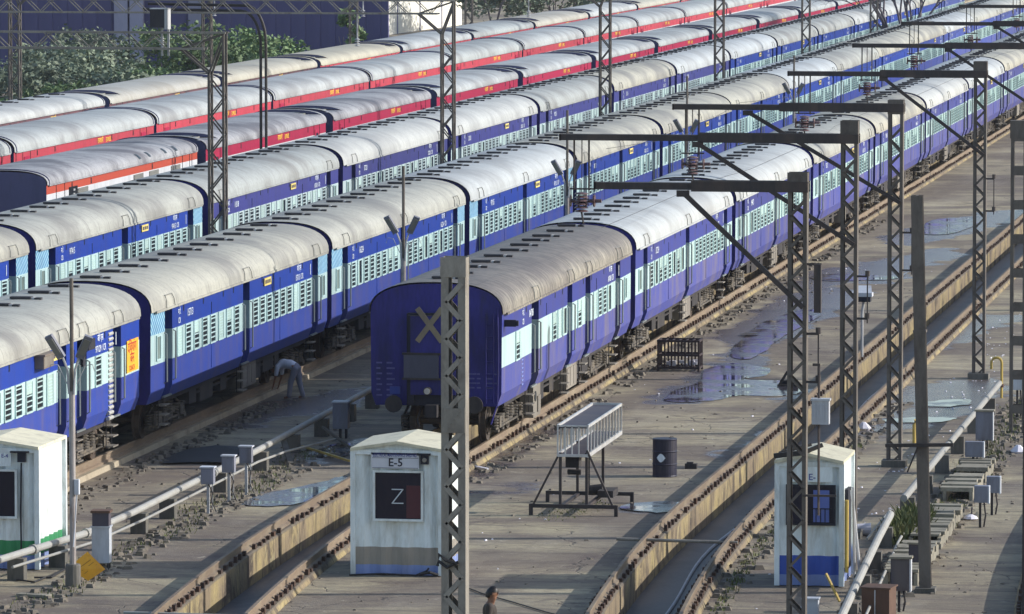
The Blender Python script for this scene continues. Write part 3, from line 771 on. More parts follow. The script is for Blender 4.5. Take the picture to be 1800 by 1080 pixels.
def lhb_roof(mat, wells, rise=.50):
    key = ('lhbroof', mat.name, wells, rise)
    if key in CACHE: return CACHE[key]
    mb = MB()
    hi = arch(20, 1.66, 3.235, rise, 2.7)
    lo = [(x, min(z, 3.235 + rise * .62)) for x, z in hi]
    if wells: spans = [(-LL / 2, -LL / 2 + .35, hi), (-LL / 2 + .35, -LL / 2 + 2.6, lo), (-LL / 2 + 2.6, LL / 2 - 2.6, hi), (LL / 2 - 2.6, LL / 2 - .35, lo), (LL / 2 - .35, LL / 2, hi)]
    else: spans = [(-LL / 2, LL / 2, hi)]
    n = len(hi)
    for y0, y1, pr in spans:
        b = len(mb.v); mb.v += [(x, y0, z) for x, z in pr] + [(x, y1, z) for x, z in pr]
        for j in range(n - 1): mb.f.append((b + j, b + j + 1, b + n + j + 1, b + n + j)); mb.m.append(0)
    nf = len(mb.f)
    if wells:
        for yy in (-LL / 2 + .35, -LL / 2 + 2.6, LL / 2 - 2.6, LL / 2 - .35):
            mb.poly([(x, yy, z) for x, z in hi if z > 3.22 + rise * .62], 1)
    else:
        for y in (-LL / 2 + .25, LL / 2 - .25):
            for (xa, za), (xb, zb) in zip(hi, hi[1:]): mb.bar((xa * 1.004, y, za + .01), (xb * 1.004, y, zb + .01), .03, .05, 1)
    for s_ in (1, -1): mb.box((s_ * 1.655, -LL / 2 + .2, 3.20), (s_ * 1.69, LL / 2 - .2, 3.255), 0)
    me = mb.mesh('coach_roof', [mat, slate_end])
    for p in me.polygons: p.use_smooth = p.index < nf
    CACHE[key] = me; return me
def ac_fn():
    mb = MB()
    mb.box((-.85, -1.0, 3.50), (.85, 1.0, 3.60), 0)
    for x in (-.42, .42): mb.lathe((x, .45, 3.60), [(.30, 0), (.30, .05), (.1, .06)], 1, 14)
    for i in range(8): mb.box((-.7, -.85 + i * .1, 3.60), (.7, -.80 + i * .1, 3.63), 1)
    return mb.mesh('air_conditioner', [grille_grey, opening])
def rwin_fn():
    mb = MB(); mb.box((0, -.62, -.27), (.014, .62, .27), 1); mb.poly([(.018, -.58, -.23), (.018, .58, -.23), (.018, .58, .23), (.018, -.58, .23)], 0)
    return mb.mesh('sealed_window', [glass_dark, rubber])
def vwin_fn():
    mb = MB(); mb.box((0, -.22, -.19), (.03, .22, .19), 1); mb.poly([(.034, -.18, -.15), (.034, .18, -.15), (.034, .18, .15), (.034, -.18, .15)], 0)
    return mb.mesh('small_window', [glass_dark, rubber])
def grille_fn():
    mb = MB(); mb.box((0, -.75, -.45), (.02, .75, .45), 0)
    for i in range(9): mb.box((.02, -.72, -.42 + i * .1), (.03, .72, -.37 + i * .1), 0)
    return mb.mesh('louvre_panel', [grille_grey])
def slot_fn():
    mb = MB(); pr = [(x, z) for x, z in arch(40, 1.672, 3.24, .505, 2.7)][3:9]
    for (xa, za), (xb, zb) in zip(pr, pr[1:]): mb.poly([(xa, -.16, za), (xa, .16, za), (xb, .16, zb), (xb, -.16, zb)], 0)
    return mb.mesh('roof_louvre', [opening])
def red_text_fn():
    return merged_text([('राजधानी', .30, -.9, 2.93), ('EXPRESS', .24, .5, 2.93)], yellow_text)
def rdoor_fn():
    mb = MB(); mb.box((0, -.42, 1.1), (.02, .42, 3.0), 0); mb.box((.02, -.2, 2.2), (.026, .2, 2.85), 1); mb.tube([(.06, .5, 1.5), (.06, .5, 2.6)], .02, 2, 6)
    return mb.mesh('coach_door', [crimson, glass_dark, handrail])
def red_coach(x, y, liv, roof, wells, label, group, vents=False, van=False, rise=.50):
    t = thing('passenger_coach', label, 'train coach', (x, y, RZ), 0, group)
    link_mesh('body', red_body(liv), t); link_mesh('roof', lhb_roof(roof, wells, rise), t)
    if wells:
        for yy in (-LL / 2 + 1.45, LL / 2 - 1.45): link_mesh('air_conditioner', simple_mesh('ac', ac_fn), t, (0, yy, 0))
    if van:
        for yy in (-6.6, 1.9, 4.4, 8.0): link_mesh('louvre_panel', simple_mesh('grille', grille_fn), t, (1.622, yy, 2.44))
        for yy in (-9.6, -3.4, -.6, 6.1, 10.2): link_mesh('small_window', simple_mesh('vwin', vwin_fn), t, (1.622, yy, 2.5))
        for yy in (2.2, 3.8, 6.4, 8.2): link_mesh('roof_louvre', simple_mesh('slot', slot_fn), t, (0, yy, 0))
        mb = MB(); mb.box((0, -.6, 1.1), (.02, .6, 3.0), 0)
        for i in range(12): mb.box((.02, -.12, 1.2 + i * .15), (.05, .12, 1.27 + i * .15), 1)
        mb.build('luggage_door', [opening, alu], t, (1.623, -8.0, 0))
    else:
        for k in range(9): link_mesh('sealed_window', simple_mesh('rwin', rwin_fn), t, (1.622, -7.4 + k * 1.85, 2.38))
        for yy in (-9.8, 9.8): link_mesh('coach_door', simple_mesh('rdoor', rdoor_fn), t, (1.622, yy, 0))
        link_mesh('lettering', simple_mesh('rtxt', red_text_fn), t, (1.634, 2.6, 0))
    if vents:
        for k in range(8): link_mesh('ventilator', simple_mesh('vent', vent_fn), t, (-.1, -10 + k * 2.8, 3.72))
    link_mesh('underframe', simple_mesh('under', under_fn), t)
    for yy in (-7.5, 7.5): link_mesh('bogie', simple_mesh('bogie', bogie_fn), t, (0, yy, 0))
    for yy, r_ in ((-LL / 2, 180), (LL / 2, 0))[1 if van else 0:]: link_mesh('vestibule_bellows', simple_mesh('vest', vestibule_fn), t, (0, yy, 0), (0, 0, R(r_)))
    return t
for i in range(12):
    y = 184.9 + .5 + 24.6 * i + LL / 2
    lab = ('grey roofed power van with slate blue end wall and orange red eaves' if i == 0 else
           '%s coach behind the slate ended power van, in the crimson train' % ORD[i - 1])
    red_coach(-47.6 + .0038 * (y - 185), y, 'van' if i == 0 else 'crimson', roof_lhb_grime if i in (0, 1, 2) else roof_lhb, i > 0, lab, 'coaches of the crimson train', van=i == 0)
for i in range(-1, 11):
    y = 206.0 + .4 + 24.0 * i + LL / 2
    red_coach(-54.0, y, 'salmon', roof_lhb, False, 'red coach end cut off by the left edge above the slate ended power van' if i < 0 else '%s whole coach from the left of the pale red train behind the crimson one' % ORD[i], 'coaches of the pale red train', rise=.64)
for i in range(11):
    y = 224.5 + .5 + 24.5 * i + LL / 2
    lab = ('white roofed coach at the left end of the farthest train, beside the bushes' if i == 0 else '%s coach from the white roofed end of the farthest cream roofed train' % ORD[i])
    red_coach(-60.5, y, 'salmon' if i > 2 else 'dull', (roof_white, roof_cream, roof_cream, roof_cream, roof_lhb, roof_lhb, roof_cream)[i % 7], i > 0, lab, 'coaches of the farthest train', vents=i == 0)

# ------------------------------------------------------------------ ground, pits, tracks
PITS = [(-23.55, 'front'), (-15.42, 'empty'), (-7.25, 'right')]
PW = 1.08
ys = [-30, 20, 60] + [80 + 2.5 * i for i in range(19)] + [128, 160, 220, 320, 480, 720, 1000]
def edges(y):
    b = bend(y); out = [-400.0]
    for c, _ in PITS: out += [c - PW + b, c + PW + b]
    return out + [200.0]
mb = MB()
for y in ys: mb.v += [(x, y, 0.0) for x in edges(y)]
n = len(edges(0))
for i in range(len(ys) - 1):
    for j in range(0, n - 1, 2):
        mb.f.append((i * n + j, i * n + j + 1, (i + 1) * n + j + 1, (i + 1) * n + j)); mb.m.append(0)
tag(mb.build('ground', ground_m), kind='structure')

def sweep(mb, prof, yl, xc, m=0, closed=True):
    """sweep an x-z profile along the bending track"""
    n0 = len(mb.v); k = len(prof)
    for y in yl:
        b = xc + bend(y)
        mb.v += [(b + x, y, z) for x, z in prof]
    for i in range(len(yl) - 1):
        for j in range(k if closed else k - 1):
            j2 = (j + 1) % k
            mb.f.append((n0 + i * k + j, n0 + (i + 1) * k + j, n0 + (i + 1) * k + j2, n0 + i * k + j2)); mb.m.append(m)
YL = [40] + [80 + 2.5 * i for i in range(19)] + [128, 160, 220, 320, 480, 800]
def rail_prof(x): return [(x - .07, .125), (x + .07, .125), (x + .065, .17), (x + .012, .20), (x + .012, .31), (x + .036, .32), (x + .034, .35), (x - .034, .35), (x - .036, .32), (x - .012, .31), (x - .012, .20), (x - .065, .17)]
PIT_LAB = {'front': 'inspection pit track under the front blue train, open beside the E-5 cabin',
           'empty': 'long empty inspection pit between the wet apron and the blue based cabin',
           'right': 'inspection pit edge in shadow at the lower right corner'}
for c, nm in PITS:
    t = thing('inspection_pit', PIT_LAB[nm], 'inspection pit', (0, 0, 0), 0, 'inspection pits')
    for s_ in (-1, 1):
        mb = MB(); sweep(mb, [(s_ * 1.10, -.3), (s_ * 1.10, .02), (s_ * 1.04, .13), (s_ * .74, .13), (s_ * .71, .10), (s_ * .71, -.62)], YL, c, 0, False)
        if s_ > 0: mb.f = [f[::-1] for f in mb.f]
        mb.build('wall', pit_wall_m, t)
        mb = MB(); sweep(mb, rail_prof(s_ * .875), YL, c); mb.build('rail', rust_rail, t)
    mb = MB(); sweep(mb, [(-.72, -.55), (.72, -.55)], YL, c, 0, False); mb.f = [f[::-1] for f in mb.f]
    mb.build('floor', pit_floor_m, t)
    rr = random.Random(3); mb = MB(); y = 92.0
    while y < (330 if nm != 'right' else 150):
        for s_ in (-1, 1):
            for dx in (-.115, .115):
                x = c + bend(y) + s_ * .875 + dx + rr.uniform(-.012, .012); yy = y + rr.uniform(-.06, .06)
                if rr.random() < .9: mb.box((x - .035, yy - .06 - rr.random() * .05, .125), (x + .035, yy + .05, .195 + rr.random() * .06))
        y += .58
    tag(mb.build('fastenings', clip_mat, t), kind='stuff')
# plain tracks under the other trains
for xc, nm in ((-32.05, 'track under the second blue train'), (-40.1, 'track under the third blue train'), (-47.3, 'track under the crimson train'), (-54.0, 'track under the pale red train'), (-60.5, 'track under the farthest train')):
    t = thing('railway_track', None, None); tag(t, kind='structure')
    for s_ in (-1, 1):
        mb = MB(); sweep(mb, [(s_ * 1.12, -.1), (s_ * 1.08, .13), (s_ * .66, .13), (s_ * .64, -.1)], [60, 128, 800], xc, 0, False)
        if s_ > 0: mb.f = [f[::-1] for f in mb.f]
        mb.build('kerb', kerb_m, t)
        mb = MB(); sweep(mb, rail_prof(s_ * .875), [60, 128, 800], xc); mb.build('rail', rust_rail, t)

# standing water and damp concrete
ZB = [0.003]
def blob(name, pts, mat, z, kind='structure', jit=.05, sub=4, seed=1):
    ZB[0] += .0012; z = ZB[0] + (.012 if name == 'puddle' else 0)
    rr = random.Random(seed); W = [Vector(at(x, y, 0.0)) for x, y in pts]; out = []
    k = len(W)
    for i in range(k):
        p0, p1, p2, p3 = W[i - 1], W[i], W[(i + 1) % k], W[(i + 2) % k]
        for q in range(sub):
            u = q / sub
            v = .5 * ((2 * p1) + (p2 - p0) * u + (2 * p0 - 5 * p1 + 4 * p2 - p3) * u * u + (3 * p1 - p0 - 3 * p2 + p3) * u ** 3)
            out.append((v.x + rr.uniform(-jit, jit), v.y + rr.uniform(-jit, jit) * 3, z))
    ar = sum(p[0] * q[1] - q[0] * p[1] for p, q in zip(out, out[1:] + out[:1]))
    if ar < 0: out = out[::-1]
    cx = sum(p[0] for p in out) / len(out); cy = sum(p[1] for p in out) / len(out)
    from mathutils.geometry import tessellate_polygon
    mb = MB()
    for tri in tessellate_polygon([[Vector(p) for p in out]]):
        q = [out[i] for i in tri]
        if (q[1][0] - q[0][0]) * (q[2][1] - q[0][1]) - (q[2][0] - q[0][0]) * (q[1][1] - q[0][1]) < 0: q = q[::-1]
        mb.poly(q)
    o = mb.build(name, mat); tag(o, kind=kind)
    return o
blob('puddle', [(1168, 705), (1190, 686), (1228, 672), (1240, 650), (1290, 640), (1350, 648), (1345, 662), (1300, 668), (1395, 672), (1400, 694), (1300, 697), (1262, 704), (1215, 708)], water_m, .008, seed=3)
blob('puddle', [(1285, 625), (1310, 590), (1360, 560), (1420, 545), (1440, 556), (1380, 590), (1340, 622), (1310, 632)], water_m, .008, seed=4)
blob('puddle', [(1425, 487), (1480, 482), (1560, 486), (1600, 478), (1570, 492), (1500, 494), (1440, 494)], water_m, .008, seed=5)
blob('puddle', [(1618, 410), (1640, 388), (1700, 384), (1716, 396), (1668, 412)], water_m, .008, seed=7)
blob('puddle', [(1622, 711), (1650, 705), (1698, 703), (1708, 709), (1696, 714), (1640, 716)], water_m, .008, seed=9)
blob('puddle', [(1545, 741), (1600, 735), (1675, 735), (1668, 741), (1600, 745)], water_m, .008, seed=10)
blob('puddle', [(428, 888), (460, 872), (530, 858), (590, 842), (612, 838), (608, 858), (560, 876), (520, 888), (470, 892)], water_m, .008, seed=12)
blob('puddle', [(1092, 892), (1130, 884), (1190, 884), (1200, 892), (1170, 902), (1110, 900)], water_m, .008, seed=13)
blob('puddle', [(550, 800), (575, 786), (612, 780), (614, 800), (585, 806)], water_m, .008, seed=15)

# ------------------------------------------------------------------ lattice masts
def lattice(mb, h, w, d, lw=.06, pitch=None, plate=True, m=0, z0=0.0):
    """two channel legs with zigzag lacing on both faces"""
    pitch = pitch or w
    for s_ in (-1, 1):
        x = s_ * (w / 2 - lw / 2)
        mb.box((x - lw / 2, -d / 2, z0), (x + lw / 2, -d / 2 + .012, h), m); mb.box((x - lw / 2, d / 2 - .012, z0), (x + lw / 2, d / 2, h), m)
        xx = s_ * (w / 2 - .006); mb.box((xx - .006, -d / 2 + .012, z0), (xx + .006, d / 2 - .012, h), m)
    return mb
def lacing(mb, h, w, d, lw, pitch, m=0, z0=0.0, bw=.05, face=1):
    z = z0; s_ = 1
    while z + pitch < h:
        for yy in (face * (d / 2 + .006),):
            mb.bar((-s_ * (w / 2 - lw * .5), yy, z), (s_ * (w / 2 - lw * .5), yy, z + pitch), .010, bw, m, upv=(0, 0, 1))
        z += pitch; s_ = -s_
def mast(label, loc, h, w, d, lw, pitch, mat, group, rz=0.0, lean=0.0, cat='mast', name='lattice_mast', bw=.05):
    t = thing(name, label, cat, loc, rz, group)
    t.rotation_euler = (0, lean, rz)
    for s_ in (-1, 1):
        mb = MB(); x = s_ * (w / 2 - lw / 2)
        mb.box((x - lw / 2, -d / 2, 0), (x + lw / 2, -d / 2 + .014, h)); mb.box((x - lw / 2, d / 2 - .014, 0), (x + lw / 2, d / 2, h))
        xx = s_ * (w / 2 - .007); mb.box((xx - .007, -d / 2 + .014, 0), (xx + .007, d / 2 - .014, h))
        mb.build('mast_leg', mat, t)
    for face in (-1, 1):
        mb = MB(); lacing(mb, h - .35, w, d, lw, pitch, bw=bw, face=face)
        mb.build('lacing', mat, t)
        yy = -d / 2 - .014 if face < 0 else d / 2 + .002
        mb = MB(); mb.box((-w / 2 - .01, yy, h - .33), (w / 2 + .01, yy + .012, h + .01))
        mb.build('top_plate', mat, t)
    mb = MB(); mb.box((-w * .8, -d * .9, 0), (w * .8, d * .9, .16)); mb.build('footing', block_conc, t)
    return t

# foreground mast
fm = mast('large foreground lattice mast standing in front of the E-5 cabin', (-16.42, 95.0, 0), 7.68, .42, .36, .13, .315, mast_galv, 'lattice masts', bw=.085)
mb = MB()
mb.box((-.20, .190, 4.70), (.20, .205, 5.12)); mb.build('batten_plate', mast_galv, fm); mb = MB()
mb.box((-.20, -.205, 4.70), (.20, -.190, 5.12))
for k in range(5): mb.tube([(-.08 + .05 * k, -.200, 4.78 + .07 * k), (-.08 + .05 * k, -.225, 4.78 + .07 * k)], .015, 0, 6)
mb.build('batten_plate', mast_galv, fm)
mb = MB(); mb.tube([(-.27, -.2, 2.42), (-.24, -.22, 2.62), (-.12, -.24, 2.52), (.08, -.25, 2.47)], .03, 0, 7); mb.tube([(-.25, -.2, 2.5), (-.1, -.24, 2.40), (.1, -.24, 2.5)], .028, 0, 7)
mb.build('cable_bundle', cable_mat, fm)

# cantilever masts with their beams over the empty pit
def cant_mast(label, x, y, h, zb, x_end, strut, insul=True, seed=1):
    t = mast(label, (x, y, 0), h, .36, .30, .075, .30, mast_steel, 'cantilever masts beside the empty pit', cat='cantilever mast', name='cantilever_mast')
    xe = x_end - x
    mb = MB()
    split = xe * .52
    mb.box((split, -.20, zb - .10), (.20, -.155, zb + .10)); mb.box((split, .155, zb - .10), (.20, .20, zb + .10))
    mb.box((split, -.155, zb + .06), (.2, .155, zb + .075)); mb.box((xe, -.13, zb - .075), (split + .4, -.10, zb + .055)); mb.box((xe, .10, zb - .075), (split + .4, .13, zb + .055)); mb.box((xe, -.10, zb + .04), (split, .10, zb + .052))
    mb.box((xe - .01, -.13, zb - .08), (xe + .03, .13, zb + .06))
    mb.build('cantilever_beam', black_steel, t)
    mb = MB(); mb.bar((xe * strut, -.17, zb - .12), (.12, -.19, zb - 2.25), .07, .09); mb.box((xe * strut - .12, -.2, zb - .2), (xe * strut + .12, -.15, zb - .08))
    mb.build('strut', black_steel, t)
    if insul:
        mb = MB()
        for dx in (.30, .62): mb.tube([(xe + dx, 0, zb - .08), (xe + dx, 0, zb - 1.15)], .022, 0, 6)
        mb.tube([(xe + .46, .05, zb - .08), (xe + .46, .05, zb - .9)], .012, 0, 5); mb.tube([(xe + .2, 0, zb - 1.12), (xe + .75, 0, zb - 1.12)], .02, 0, 6)
        mb.build('hanger', black_steel, t)
        mb = MB()
        for k in range(6):
            mb.lathe((xe + .46, 0, zb - 1.62 + k * .075), [(.05, 0), (.155, .012), (.13, .04), (.05, .06)], 0, 12)
        for k in range(4): 
            q = xe + .20 + k * .17
            mb.tube([(q, .06, zb - 1.38), (q + .03, .06, zb - 1.38)], .13, 0, 12); mb.tube([(q, .06, zb - 1.38), (q + .17, .06, zb - 1.38)], .04, 0, 8)
        mb.tube([(xe + .46, 0, zb - 1.62), (xe + .50, 0, zb - 1.86), (xe + .40, 0, zb - 1.92)], .022, 1, 6)
        mb.build('insulator', [porcelain, black_steel], t)
    mb = MB()
    for z, ln in ((5.6, .26), (4.7, .26)):
        mb.bar((.15, -.12, z), (.15 + ln, -.12, z), .03, .045); 
    mb.bar((.40, -.12, 4.6), (.40, -.12, 5.7), .025, .025)
    for z in (4.7, 5.6): mb.lathe((.40, -.12, z), [(.05, 0), (.05, .12)], 0, 8)
    mb.build('side_bracket', black_steel, t)
    return t
cm = []
cm.append(cant_mast('nearest cantilever mast, rising in front of the blue based cabin', -11.72, 105.4, 8.60, 8.34, -15.55, .56, False))
cm.append(cant_mast('cantilever mast standing just behind the blue based cabin', -12.28, 120.3, 8.90, 8.52, -18.50, .52))
cm.append(cant_mast('cantilever mast with its foot on the wet ground, left of the solid leaning pole', -12.66, 134.8, 8.74, 8.56, -18.0, .66))
cm.append(cant_mast('cantilever mast beyond the leaning pole, near the yellow gooseneck pipe', -12.52, 158.3, 8.85, 8.50, -17.9, .50))
for i, (yy, xe) in enumerate(((183.0, -18.6), (208.5, -19.4), (234.0, -19.4), (260.0, -19.4))):
    cant_mast('far cantilever mast, %s beam above the one near the gooseneck pipe' % ORD[i], -12.4, yy, 8.85, 8.5, xe, .5)
# control box, meter pole and lamp on the nearest cantilever mast
mb = MB(); mb.box((.30, -.30, 3.92), (.62, -.08, 4.36), 0); mb.box((.28, -.32, 4.36), (.64, -.06, 4.40), 0)
for k in range(5): mb.box((.34 + k * .055, -.31, 3.98), (.365 + k * .055, -.30, 4.30), 0)
mb.build('control_box', cab_white, cm[0])
mb = MB(); mb.tube([(.42, -.16, 2.2), (.42, -.16, 5.0)], .025, 0, 6); mb.box((.3, -.18, 5.0), (.44, -.14, 5.05)); mb.box((.12, -.18, 2.55), (.75, -.14, 2.59))
mb.bar((.16, -.1, 6.9), (.45, -.1, 6.9), .04); mb.box((.32, -.2, 6.0), (.45, -.05, 6.9))
mb.build('conduit', black_steel, cm[0])

# battened mast and post near the right edge
t = thing('battened_mast', 'short battened steel mast with square openings, at the right edge', 'mast', (-10.35, 143.3, 0), 0, 'lattice masts')
for s_ in (-1, 1):
    mb = MB(); mb.box((s_ * .16 - .04, -.14, 0), (s_ * .16 + .04, .14, 7.85)); mb.build('mast_leg', mast_steel, t)
mb = MB()
for k in range(9): mb.box((-.12, -.146, .5 + k * .86), (.12, -.13, .72 + k * .86)); mb.box((-.12, .13, .5 + k * .86), (.12, .146, .72 + k * .86))
mb.box((-.22, -.16, 7.45), (.22, .16, 7.9))
mb.build('batten_plate', mast_steel, t)
mb = MB(); mb.box((-.09, -.09, 0), (.09, .09, 6.0)); mb.box((-.2, -.2, 0), (.2, .2, .12))
tag(mb.build('steel_post', black_steel, None, (-7.06, 100.5, 0)), 'dark steel post cut off by the lower right edge', 'post')
# solid leaning pole
t = thing('leaning_pole', 'solid rusty pole leaning beside the concrete trench covers', 'pole', (-9.83, 111.4, 0), 0, None)
t.rotation_euler = (0, R(-1.55), 0)
mb = MB(); mb.box((-.115, -.11, 0), (.115, -.085, 7.85)); mb.box((-.115, .085, 0), (.115, .11, 7.85)); mb.box((-.02, -.085, 0), (.02, .085, 7.85)); mb.box((-.13, -.125, 5.15), (.13, .125, 5.2)); mb.build('pole', mast_steel, t)
mb = MB(); mb.box((-.72, -.17, 2.90), (.62, -.11, 2.97)); mb.bar((-.3, -.13, 2.4), (-.08, -.13, 2.9), .03); mb.build('cross_arm', black_steel, t)
mb = MB(); mb.box((-.2, -.2, 0), (.2, .2, .1)); mb.build('footing', block_conc, t)

# ------------------------------------------------------------------ portals over the third blue and red trains
def portal(label, y):
    xr, xl = -36.0, -62.6
    t = thing('portal_gantry', label, 'portal gantry', (0, y, 0), 0, 'portal gantries over the trains')
    for x in (xr, xl):
        mb = MB(); w = .44; d = .42; h = 9.32
        for sx in (-1, 1):
            for sy in (-1, 1):
                X = x + sx * w / 2; Yv = sy * d / 2
                top = h if (x == xr and sx > 0) or (x == xl and sx < 0) else h - 1.25
                mb.box((X - .035, Yv - .035, 0), (X + .035, Yv + .035, top))
        z = .2; s_ = 1
        while z < h - 1.6:
            for sy in (-1, 1): mb.bar((x - s_ * w / 2, sy * d / 2, z), (x + s_ * w / 2, sy * d / 2, z + .55), .03, .045)
            for sx in (-1, 1): mb.bar((x + sx * w / 2, -s_ * d / 2, z), (x + sx * w / 2, s_ * d / 2, z + .55), .03, .045)
            z += .55; s_ = -s_
        k = 1 if x == xr else -1
        for sy in (-1, 1):
            mb.bar((x - k * w / 2, sy * d / 2, h - 1.25), (x - k * 1.1, sy * d / 2, h - .5), .05, .06)
            mb.bar((x - k * w / 2, sy * d / 2, h - 1.25), (x + k * w / 2, sy * d / 2, h - .1), .05, .06)
            mb.bar((x - k * 1.1, sy * d / 2, h - .5), (x + k * w / 2, sy * d / 2, h - .05), .04, .05)
        mb.build('portal_leg', mast_steel, t)
    mb = MB()
    for sy in (-1, 1):
        mb.bar((xl, sy * .25, 9.30), (xr + .3, sy * .25, 9.30), .055, .055); mb.bar((xl, sy * .25, 8.82), (xr - .35, sy * .25, 8.82), .06, .06)
        k = 0; x = xl
        while x < xr - 1.1:
            mb.bar((x, sy * .25, 9.30), (x + .5, sy * .25, 8.82), .03, .03)
            if k % 2: mb.bar((x + .5, sy * .25, 8.82), (x + 1.0, sy * .25, 9.30), .03, .03)
            x += .82; k += 1
    x = xl; s_ = 1
    while x < xr - 1:
        mb.bar((x, -s_ * .25, 9.30), (x + .82, s_ * .25, 9.30), .025, .025); mb.bar((x, -s_ * .25, 8.82), (x + .82, s_ * .25, 8.82), .025, .025); x += .82; s_ = -s_
    mb.build('boom', mast_galv, t)
    for x in (-40.1, -47.5, -54.2):
        mb = MB(); mb.tube([(x + .7, 0, 8.8), (x + .7, 0, 7.9)], .03, 0, 6)
        for q in range(4): mb.lathe((x + .7, 0, 7.6 + q * .08), [(.04, 0), (.11, .015), (.04, .06)], 0, 8)
        if y > 200: mb.build('hanging_insulator', pale_steel, t)
    return t
for i in range(6):
    p_ = portal(('portal gantry at the left carrying a black box on its boom' if i == 0 else '%s portal gantry beyond the one with the black box' % ORD[i - 1]), 166.6 + 40.2 * i)
    if i == 0:
        mb = MB(); mb.box((-38.0, -.28, 9.45), (-37.55, .1, 10.0), 0); mb.box((-37.55, -.30, 9.4), (-37.45, .12, 10.02), 1); mb.box((-38.0, -.30, 10.0), (-37.45, .12, 10.03), 1); mb.box((-37.72, -.05, 8.6), (-37.66, .01, 9.45), 1); mb.box((-37.52, -.05, 8.6), (-37.46, .01, 9.45), 1)
        mb.build('equipment_box', [vent_mat, pale_steel], p_)
# black bent cable pair coming down between the trains
t = thing('gooseneck_pole', 'pair of tall black bent pipes curving down behind the navy train', 'bent pole', (-43.3, 208.5, 0), 0, None)
for dx in (-.10, .10):
    mb = MB(); pts = [(dx, 0, 0), (dx, 0, 7.6)] + [(dx - .75 + .75 * math.cos(a), 0, 7.6 + (1.35 + dx) * math.sin(a)) for a in [i * math.pi / 16 for i in range(1, 9)]] + [(dx - 4.5, 0, 9.0 + dx)]
    mb.tube(pts, .055, 0, 8); mb.build('bent_pipe', cable_mat, t)

pole_paint = worn('flaking_pole_paint', (0.34, 0.32, 0.31), (0.15, 0.10, 0.085), 0.85, scale=4, rough=0.6)
# ------------------------------------------------------------------ twin lamp posts
def lamp_post(label, x, y, h=6.05):
    t = thing('lamp_post', label, 'lamp post', (x, y, 0), 0, 'twin headed lamp posts beside the second blue train')
    mb = MB(); mb.tube([(0, 0, 0), (0, 0, 3.9)], .062, 0, 10); mb.tube([(0, 0, 3.9), (0, 0, h)], .04, 1, 8); mb.build('pole', [pole_paint, mast_steel], t)
    mb = MB(); mb.lathe((0, 0, 0), [(.16, 0), (.155, .42), (.14, .45)], 0, 14); mb.build('footing', block_conc, t)
    for s_ in (-1, 1):
        mb = MB(); mb.tube([(s_ * .05, -.03, 3.85), (s_ * .08, -.05, 4.35), (s_ * .18, -.10, 4.62)], .025, 0, 6)
        mb.build('lamp_arm', pale_steel, t)
        mb = MB()
        d = Vector((s_ * .45, -.28, .85)).normalized(); c = Vector((s_ * .18, -.10, 4.58)); e = c + d * .52
        mb.bar(c, e, .17, .075, 0, upv=(s_ * .4, -1, .2)); mb.bar(c + d * .1 + Vector((0, -.04, -.02)), e - d * .06 + Vector((0, -.04, -.02)), .12, .03, 1, upv=(s_ * .4, -1, .2))
        mb.build('lamp_head', [cab_grey, grille_grey], t)
        mb = MB(); mb.tube([(s_ * .10, 0, 4.05), (s_ * .28, 0, 4.42), (s_ * .42, 0, 4.44), (s_ * .47, 0, 4.30)], .010, 0, 5); mb.build('wire_hook', pale_steel, t)
    mb = MB(); mb.box((.06, -.10, 1.85), (.15, .0, 2.15)); mb.tube([(.10, -.06, 1.85), (.06, -.08, 1.2), (.03, -.08, .8)], .015); mb.build('switch_box', cab_white, t)
    return t
lamp_post('twin lamp post with a round concrete foot, beside the green striped cabin', -26.66, 109.6, 6.15)
lamp_post('twin lamp post rising behind the tail of the front blue train', -27.0, 148.2, 6.35)
lamp_post('third twin lamp post along the second blue train', -27.0, 177.0, 6.6)
lamp_post('fourth twin lamp post along the second blue train', -27.0, 206.0, 6.6)
lamp_post('fifth twin lamp post along the second blue train, farthest', -27.0, 241.0, 6.2)
t = thing('floodlight_post', 'slim post with a white hooded floodlight, behind the mast by the blue based cabin', 'lamp post', (at(1515, 640)[0], at(1515, 640)[1], 0))
mb = MB(); mb.tube([(0, 0, 0), (0, 0, 1.45), (.05, 0, 1.85)], .04, 0, 8); mb.build('pole', pale_steel, t)
mb = MB(); mb.box((-.28, -.22, 1.95), (.30, .25, 2.06), 0); mb.box((-.22, -.20, 1.80), (.25, .2, 1.95), 1); mb.poly([(-.28, -.22, 2.06), (.30, -.22, 2.06), (.24, .2, 2.25), (-.2, .2, 2.25)], 0); mb.build('lamp_head', [cab_white, rubber], t)

